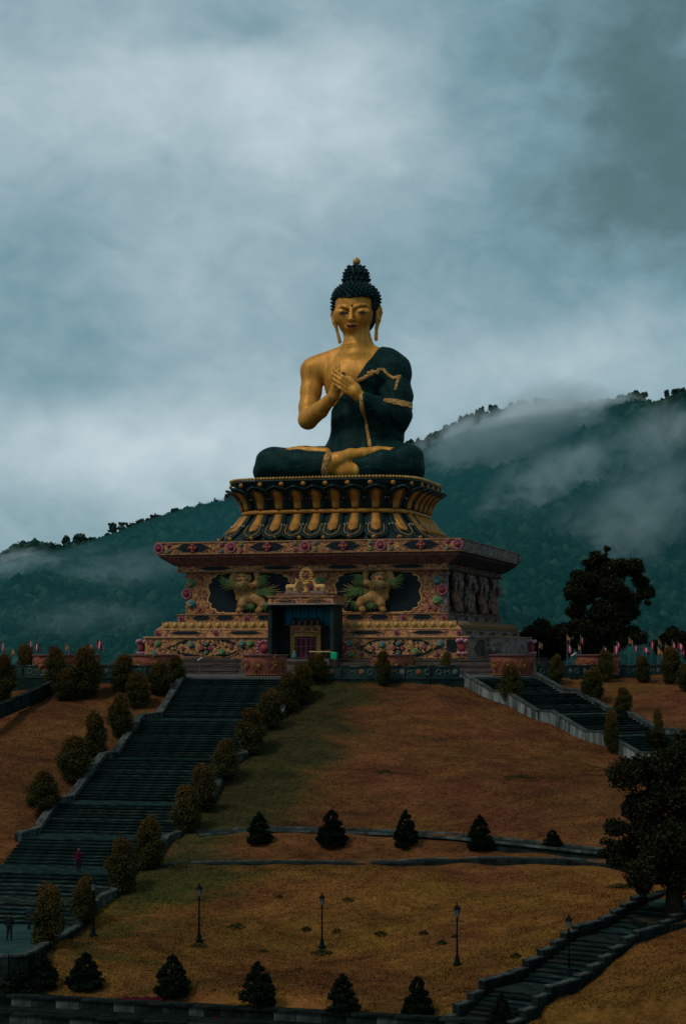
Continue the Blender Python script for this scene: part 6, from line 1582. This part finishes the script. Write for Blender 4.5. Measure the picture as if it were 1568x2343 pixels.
# ------------------------------------------------------------------ flags on poles
FC = [pm('blue_flag_cloth', (.03, .05, .14), None, 3, .8, 0, 0), pm('yellow_flag_cloth', (.35, .22, .04), None, 3, .8, 0, 0), pm('red_flag_cloth', (.26, .022, .04), None, 3, .8, 0, 0), pm('white_flag_cloth', (.5, .36, .38), None, 3, .8, 0, 0), pm('orange_flag_cloth', (.36, .11, .03), None, 3, .8, 0, 0)]
M_POLE = pm('grey_pole', (.10, .11, .11), (.06, .065, .065), 3, .5)
def flag_pole(vx, vy, D, k, lab):
    w = WD(vx, vy, D); hz = w[2] - TZ; root = empty('flag_pole', (w[0] - .02, D, TZ), 0, lab, 'flag', 'five-coloured flags on poles')
    m = MB(); m.tube([(0, 0, 0), (0, 0, hz + .45)], [.03, .022], 6); m.build('pole', M_POLE, root)
    r = random.Random(k); wd, hh = r.uniform(.3, .65), r.uniform(.5, .8); droop = r.uniform(.2, .75); rz = r.uniform(-.9, .9); seq = [4, 1, 2, 4, 3] if r.random() < .35 else [2, 2, 3, 2, 2]
    fl = None
    for i in range(5):
        m = MB(); G_ = []
        for a in (i / 5, (i + 1) / 5): G_.append([Vector((a * wd * math.cos(rz), a * wd * math.sin(rz) + .12 * math.sin(a * 5 + q * 3), hz + .4 - hh * q - droop * a * (.5 + .5 * a))) for q in np.linspace(0, 1, 5)])
        m.sheet(G_, (0, .012, 0)); m.build('flag_stripe', FC[seq[i]], root)
FL = [(4, 1475, 172), (27, 1492, 178), (68, 1472, 178), (80, 1478, 184), (150, 1478, 180), (203, 1480, 178), (221, 1472, 176), (1232, 1478, 190), (1298, 1480, 186), (1296, 1459, 196), (1322, 1482, 190), (1327, 1461, 186), (1380, 1486, 188), (1404, 1486, 182), (1410, 1476, 188),
      (1437, 1466, 195), (1451, 1484, 186), (1470, 1486, 190), (1488, 1474, 182), (1505, 1468, 190), (1503, 1488, 184), (1521, 1480, 182), (1537, 1472, 190), (1550, 1478, 182), (1557, 1488, 186)]
FN = ['at the far left edge', 'low behind the left shrubs', 'pale and drooping over the first bowl', 'thin and dark over the first bowl', 'red, over the second bowl', 'red, right of the two left bowls', 'brightest orange and pink of the left group', 'alone just right of the plinth', 'orange and low in the cluster of four', 'highest left of the cluster of four', 'dark red and low in the cluster of four', 'highest right of the cluster of four',
      'thin, before the tall tree trunk', 'left of a close pair before the tall tree', 'right of a close pair before the tall tree', 'pale and high right of the tall tree', 'thin, before the tall tree right side', 'thin faint one before the tree edge', 'broad red, right of the tall tree', 'high small one above the right balustrade', 'low slim one above the right balustrade', 'broad white and red near the right edge', 'slim and high near the right edge', 'broad red, second from the right edge', 'closest to the right edge']
for k, ((vx, vy, D), f) in enumerate(zip(FL, FN)): flag_pole(vx, vy, D, k * 3 + 1, 'prayer flag on a pole, ' + f)
# spotlights on the terrace (two small white tilted lamps seen in the photograph)
for vx, vy, D, lb in ((457, 1507, 166, 'small tilted white floodlight beside the bowl left of the plinth'), (1311, 1497, 170, 'small tilted white floodlight on the right terrace')):
    w = WD(vx, vy, D); r = empty('floodlight', (w[0], D, TZ), 0, lb, 'floodlight', 'floodlights on the terrace'); m = MB(); m.tube([(0, 0, 0), (0, 0, w[2] - TZ - .1)], .03, 6); m.build('stand', M_POLE, r)
    m = MB(); m.box((0, 0, 0), (.5, .3, .09)); o = m.build('lamp_head', pm('white_metal', (.6, .62, .62), None, 2, .4, 0, 0), r, loc=(0, 0, w[2] - TZ)); o.rotation_euler = (0, -.6, 0)
# railing at the far left
rl = empty('terrace_railing', WZ(250, 1540, TZ), 0, 'thin metal railing between the left bowls and the plinth', 'railing')
for i in range(6): m = MB(); m.box((i * .75, 0, .55), (.05, .05, 1.1)); m.build('post', M_POLE, rl)
for z in (.55, 1.1): m = MB(); m.box((1.87, 0, z), (3.8, .04, .05)); m.build('rail', M_POLE, rl)

# ------------------------------------------------------------------ people
def person(label, loc, rz, top, low, hairc, pose='stand', scale=1.0):
    root = empty('person', loc, rz, label, 'person')
    g = SDF(np.arange(-.5, .5, .018), np.arange(-.42, .42, .018), np.arange(-.02, 1.80, .02))
    B_ = g.new(); T_ = g.new(); Lg = g.new(); Sh = g.new(); st = .26 if pose == 'walk' else .0; sp = .13 if pose == 'stand' else .09
    g.ell(B_, (0, 0, 1.60), (.078, .095, .115), .02); g.ell(B_, (0, -.088, 1.585), (.014, .02, .025), .015); g.cone(B_, (0, .01, 1.42), (0, 0, 1.53), .055, .05, .03)
    g.ell(T_, (0, 0, 1.24), (.185, .115, .24), .05); g.ell(T_, (0, 0, 1.0), (.16, .11, .14), .08); g.cone(T_, (-.15, 0, 1.38), (.15, 0, 1.38), .065, .065, .05)
    for s in (-1, 1):
        el = (s * .27, .03 + (.08 if s * st > 0 else 0), 1.12); wr = (s * .25, -.12 if pose != 'stand' else -.06, .92) if pose != 'phone' or s < 0 else (s * .12, -.26, 1.3)
        g.chain(T_, [(s * .19, 0, 1.37), el], [.06, .05], .04); g.chain(T_, [el, wr], [.048, .036], .03); g.chain(B_, [el, wr], [.036, .028], .02)
        hd = (np.array(wr) + np.array((0, -.03, -.09 if not (pose == 'phone' and s > 0) else .05))); g.ell(B_, tuple((np.array(wr) + hd) / 2), (.02, .035, .05), .02)
        for f in range(4): g.cone(B_, tuple(hd + np.array((0, .022 - .015 * f, .0))), tuple(hd + np.array((0, .018 - .015 * f, -.055 + .006 * abs(f - 1)))), .009, .007, .003)
        g.cone(B_, tuple(hd + np.array((0, -.03, .04))), tuple(hd + np.array((0, -.05, -.0))), .01, .008, .005)
        ft = (s * sp, -s * st * .8, .07); kn = (s * (sp + .09) / 2, -s * st * .5 - .02, .50)
        for F_, o in ((B_, 0), (Lg, .015)): g.chain(F_, [(s * .085, 0, .93), kn, ft], [.09 + o, .06 + o, .04 + o], .04)
        g.cone(Sh, (ft[0], ft[1] + .05, .04), (ft[0], ft[1] - .14, .03), .045, .04, .02)
    g.ell(Lg, (0, 0, .95), (.155, .11, .10), .05)
    for F_, o in ((T_, 0),): B_ = np.minimum(B_, F_ + .03)
    T_ = np.maximum(T_, .90 - g.Z).astype(np.float32); Lg = np.maximum(Lg, .09 - g.Z).astype(np.float32)
    sk = pm('skin', (.22, .12, .08), None, 3, .6, 0, 0); g.build(B_, 'body', sk, root)
    g.build(T_, 'jacket', top, root); g.build(Lg, 'trousers', low, root); g.build(Sh, 'shoes', pm('dark_shoes', (.02, .02, .02), None, 3, .6, 0, 0), root)
    F_ = g.new(); g.ell(F_, (0, .018, 1.635), (.088, .10, .105), .02); F_ = np.maximum(F_, -(g.Y + .055 + 0 * g.Z + 0 * g.X) * (1) * 1.0 - .0 + np.where(g.Z > 1.665, -9, 0)).astype(np.float32)
    g.build(F_, 'hair', hairc, root); root.scale = (scale,) * 3; return root
MK = lambda n, c: pm(n, c, None, 4, .85, 0, 0)
hb = MK('black_hair', (.008, .007, .006))
w = WZ(21, 2152, -14.3); person('person in dark clothes standing with legs apart on the plaza', w, R(170), MK('black_jacket', (.012, .016, .018)), MK('dark_jeans', (.015, .02, .026)), hb, 'stand', (2152 - 2088) / 4425 * w[1] / 1.73)
w = WZ(66, 2126, -14.3); person('person with a pale bag strap walking towards the stairs on the plaza', w, R(150), MK('dark_blue_jacket', (.018, .026, .04)), MK('dark_trousers', (.014, .018, .02)), hb, 'walk', (2126 - 2070) / 4425 * w[1] / 1.73)
pr = [o for o in bpy.data.objects if o.name.startswith('person')][-1]; m = MB(); m.tube([(-.17, -.06, 1.42), (-.03, -.135, 1.25), (.14, -.12, 1.02)], .025, 5); m.build('bag_strap', MK('white_strap', (.5, .5, .48)), pr)
u = 41.5; x, y = stair_xy(180, 0)[0], 0
best = min(((abs(WD(180, 1998, mst(u, w_)[1])[0] - mst(u, w_)[0]) + abs(WD(180, 1998, mst(u, w_)[1])[2] - prof(MPROF, u)), u, w_) for u in np.arange(36, 50, .2) for w_ in np.arange(.5, 9.5, .25)))
x, y = mst(best[1], best[2]); person('person in a red and purple top on the great staircase landing', (x, y, prof(MPROF, best[1]) + .02), R(20), MK('crimson_top', (.10, .008, .026)), MK('dark_purple_trousers', (.03, .015, .035)), hb, 'phone', 58 / 4425 * y / 1.73)

# ------------------------------------------------------------------ odds and ends
M_CRIM = pm('crimson_cloth', (.06, .006, .014), (.03, .005, .01), 4, .9, 0, .5, 9, .05)
for vx, vy, lb in ((327, 2292, 'dark crimson cloth draped over the upper terrace wall at the bottom'), (318, 2325, 'dark crimson cloth draped over the lower terrace wall at the bottom'), (535, 2338, 'dark crimson cloth at the bottom edge below the left conifers')):
    x, y, z = WZ(vx, vy, -16.0 if vy < 2300 else -16.55); m = MB(); Gd = []
    for j, (dy, dz) in enumerate(((.25, .18), (.0, .2), (-.3, .18), (-.45, .1), (-.52, -.15), (-.56, -.45))): Gd.append([Vector((x + q, y + dy + .04 * math.sin(q * 9), z + dz + .02 * math.sin(q * 13))) for q in np.linspace(-.95, .95, 22)])
    m.sheet(Gd, (0, -.02, .02)); tag(m.build('draped_cloth', M_CRIM, smooth=True), lb, 'cloth', 'crimson cloths on the terrace walls')
# grass blades over the slopes
def grass_patch(n, x0, x1, y0, y1, seed):
    r = np.random.RandomState(seed); y = y0 + (y1 - y0) * r.rand(n)**1.3; x = (x0 + (x1 - x0) * r.rand(n)) * y / 100; z = landz(x, y); z0 = H(x, y, raw=True); ok = (z0 - z < .25) & (y < np.interp(x, EDX, EDY) - .5)
    # keep off the paths
    for P_, wd in ((P1, 1.8), (P2, 1.3)):
        Q = smooth(P_, 30); d = np.min(np.hypot(x[:, None] - Q[None, :, 0], y[:, None] - Q[None, :, 1]), 1); ok &= d > wd
    x, y, z = x[ok], y[ok], z[ok]; n = len(x); a = r.rand(n) * 6.28; s = .02 + .04 * r.rand(n)**2; h = .03 + .09 * r.rand(n)**2; l = r.normal(size=(n, 2)) * .04
    v = np.stack([np.stack([x - s * np.cos(a), y - s * np.sin(a), z - .02], 1), np.stack([x + s * np.cos(a), y + s * np.sin(a), z - .02], 1), np.stack([x + l[:, 0], y + l[:, 1], z + h], 1)], 1)
    return v.reshape(-1, 3), np.arange(3 * n).reshape(n, 3)
v, f = grass_patch(300000, -19.5, 19.5, 81, 160, 5)
M_BLADE = leafmat('dry_grass_blades', [(0, (.060, .026, .010)), (.5, (.115, .052, .016)), (.85, (.17, .082, .022)), (1, (.085, .085, .024))], .9)
tag(inst('grass', npmesh('grass', v, f, M_GRASS, False, True)), 'dry orange-brown grass growing over the terraced slopes', 'grass', kind='stuff')
# darker weeds scattered on the lower lawn
M_WEED = leafmat('weed_leaves', [(0, (.018, .022, .009)), (1, (.055, .045, .015))])
P = []
for vx, vy, w in ((540, 2122, 20), (770, 2135, 14), (795, 2063, 14), (870, 2140, 14), (700, 2132, 12), (968, 2140, 10), (1010, 2160, 12), (1040, 2145, 10), (455, 2165, 20), (736, 2182, 24), (640, 2058, 8), (410, 1985, 26), (1180, 2190, 14), (1420, 2030, 30), (880, 1768, 30), (1190, 1780, 40), (600, 2180, 12)):
    x, y = onland(vx, vy); z = Hs(x, y); R_ = w / 4425 * y; r = np.random.RandomState(int(vx)); w *= .75; k = int(w * 11); a = r.rand(k) * 6.28; q = R_ * r.rand(k)**.6
    P.append(np.stack([x + q * np.cos(a), y + q * np.sin(a), z + .02 + .22 * r.rand(k) * (1 - q / R_)], 1))
v, q = leaves(np.concatenate(P), .07, 3, up=0); tag(inst('weeds', npmesh('weeds', v, q, M_WEED, False)), 'dark weed tufts scattered over the lawns', 'weeds', kind='stuff')

# ------------------------------------------------------------------ mist and air
def volume(name, dens, color, kind='stuff', noise=None, aniso=0.0):
    m = bpy.data.materials.new(name); m.use_nodes = True; t = m.node_tree; t.nodes.clear(); o = t.nodes.new('ShaderNodeOutputMaterial'); p_ = t.nodes.new('ShaderNodeVolumePrincipled')
    p_.inputs['Color'].default_value = (*color, 1); p_.inputs['Density'].default_value = dens; p_.inputs['Anisotropy'].default_value = aniso; t.links.new(p_.outputs[0], o.inputs['Volume'])
    if noise:
        v = tmap(t, noise[1]); n = tnoise(t, v, noise[0], 4, .6, .6)
        c = t.nodes.new('ShaderNodeTexCoord'); g = t.nodes.new('ShaderNodeVectorMath'); g.operation = 'LENGTH'; t.links.new(c.outputs['Object'], g.inputs[0])
        fall = tmath(t, 'SUBTRACT', 1.0, g.outputs['Value']); n2 = tmath(t, 'MULTIPLY', tmath(t, 'SUBTRACT', n, noise[2]), 3.0)
        d = tmath(t, 'MULTIPLY', tmath(t, 'MAXIMUM', tmath(t, 'ADD', n2, tmath(t, 'MULTIPLY', fall, .6)), 0.0), tmath(t, 'MINIMUM', tmath(t, 'MULTIPLY', tmath(t, 'MAXIMUM', fall, 0.0), 2.2), 1.0))
        t.links.new(tmath(t, 'MULTIPLY', d, dens), p_.inputs['Density'])
    return m
HZ = volume('air_haze', .00013, (.36, .86, .92))
VH = volume('hillside_air', .0021, (.045, .20, .21))
def mist_shell():
    X, Y = np.meshgrid(np.arange(-380, 400, 13.0), np.arange(440, 1151, 14.2), indexing='ij'); x, y = X.ravel(), Y.ravel(); z = hillz(x, y)
    t = np.clip((y - 430) / 720, 0, 1); rat = np.interp(x * RD / y, RXW, RZW) / RD; top = z + np.maximum(np.minimum(4 + 66 * (1 - t) * np.clip(rat / .052, .8, 1.4), .90 * (rat * y - z) + 2.5), .6); nx, ny = X.shape; n = nx * ny
    v = np.concatenate([np.stack([x, y, top], 1), np.stack([x, y, z - 4], 1)])
    i, j = np.meshgrid(np.arange(nx - 1), np.arange(ny - 1), indexing='ij'); a = (i * ny + j).ravel(); q = [np.stack([a, a + ny, a + ny + 1, a + 1], 1), np.stack([a + 1, a + ny + 1, a + ny, a], 1) + n]
    e = np.arange(nx - 1) * ny; q.append(np.stack([e, e + n, e + ny + n, e + ny], 1)); e = e + ny - 1; q.append(np.stack([e + ny, e + ny + n, e + n, e], 1))
    e = np.arange(ny - 1); q.append(np.stack([e + 1, e + 1 + n, e + n, e], 1)); e = e + (nx - 1) * ny; q.append(np.stack([e, e + n, e + 1 + n, e + 1], 1))
    return npmesh('hillside_mist', v, np.concatenate(q), VH, False)
tag(inst('hillside_mist', mist_shell()), 'thin blue mist lying over the wooded slopes', 'mist', kind='stuff')
def mist(vx, vy, D, rx, rz, ry, dens, seed, rot=0.0):
    r = ray(vx, vy); Ys = np.arange(450, 1149, 4.0); hit = np.nonzero(CAMZ + r[2] * Ys / r[1] < hillz(r[0] * Ys / r[1], Ys))[0]
    D = min(D, Ys[hit[0]] - ry * .35) if len(hit) else D
    w = WD(vx, vy, D); m = MB(); m.sph((0, 0, 0), 1.0, 3); o = m.build('mist', volume('mist_air', dens, (.86, .96, 1.0), noise=(1.5, (1.0 + .1 * seed, 1, 1.2), .48)))
    o.location = w; o.scale = (rx / 4425 * D, ry, rz / 4425 * D); o.rotation_euler = (0, rot, seed); o.rotation_euler = (0, rot, 0); tag(o, 'pale mist drifting over the wooded hillside', 'mist', kind='stuff')

for k, (vx, vy, D, rx, rz, ry, dn, rot) in enumerate(((1190, 1010, 1100, 230, 130, 70, .14, -.5), (1330, 935, 1130, 170, 55, 50, .07, 0), (1430, 1210, 1100, 260, 150, 70, .026, -.6), (1050, 1060, 1100, 130, 120, 60, .07, -.6), (1480, 1040, 1100, 190, 130, 60, .028, -.4),
                                                     (300, 1320, 1100, 260, 90, 60, .014, 0), (50, 1300, 1100, 140, 60, 60, .03, 0), (190, 1420, 1100, 220, 70, 60, .007, 0), (1250, 1120, 1100, 200, 110, 60, .05, -.5))): mist(vx, vy, D, rx, rz, ry, dn, k, rot)
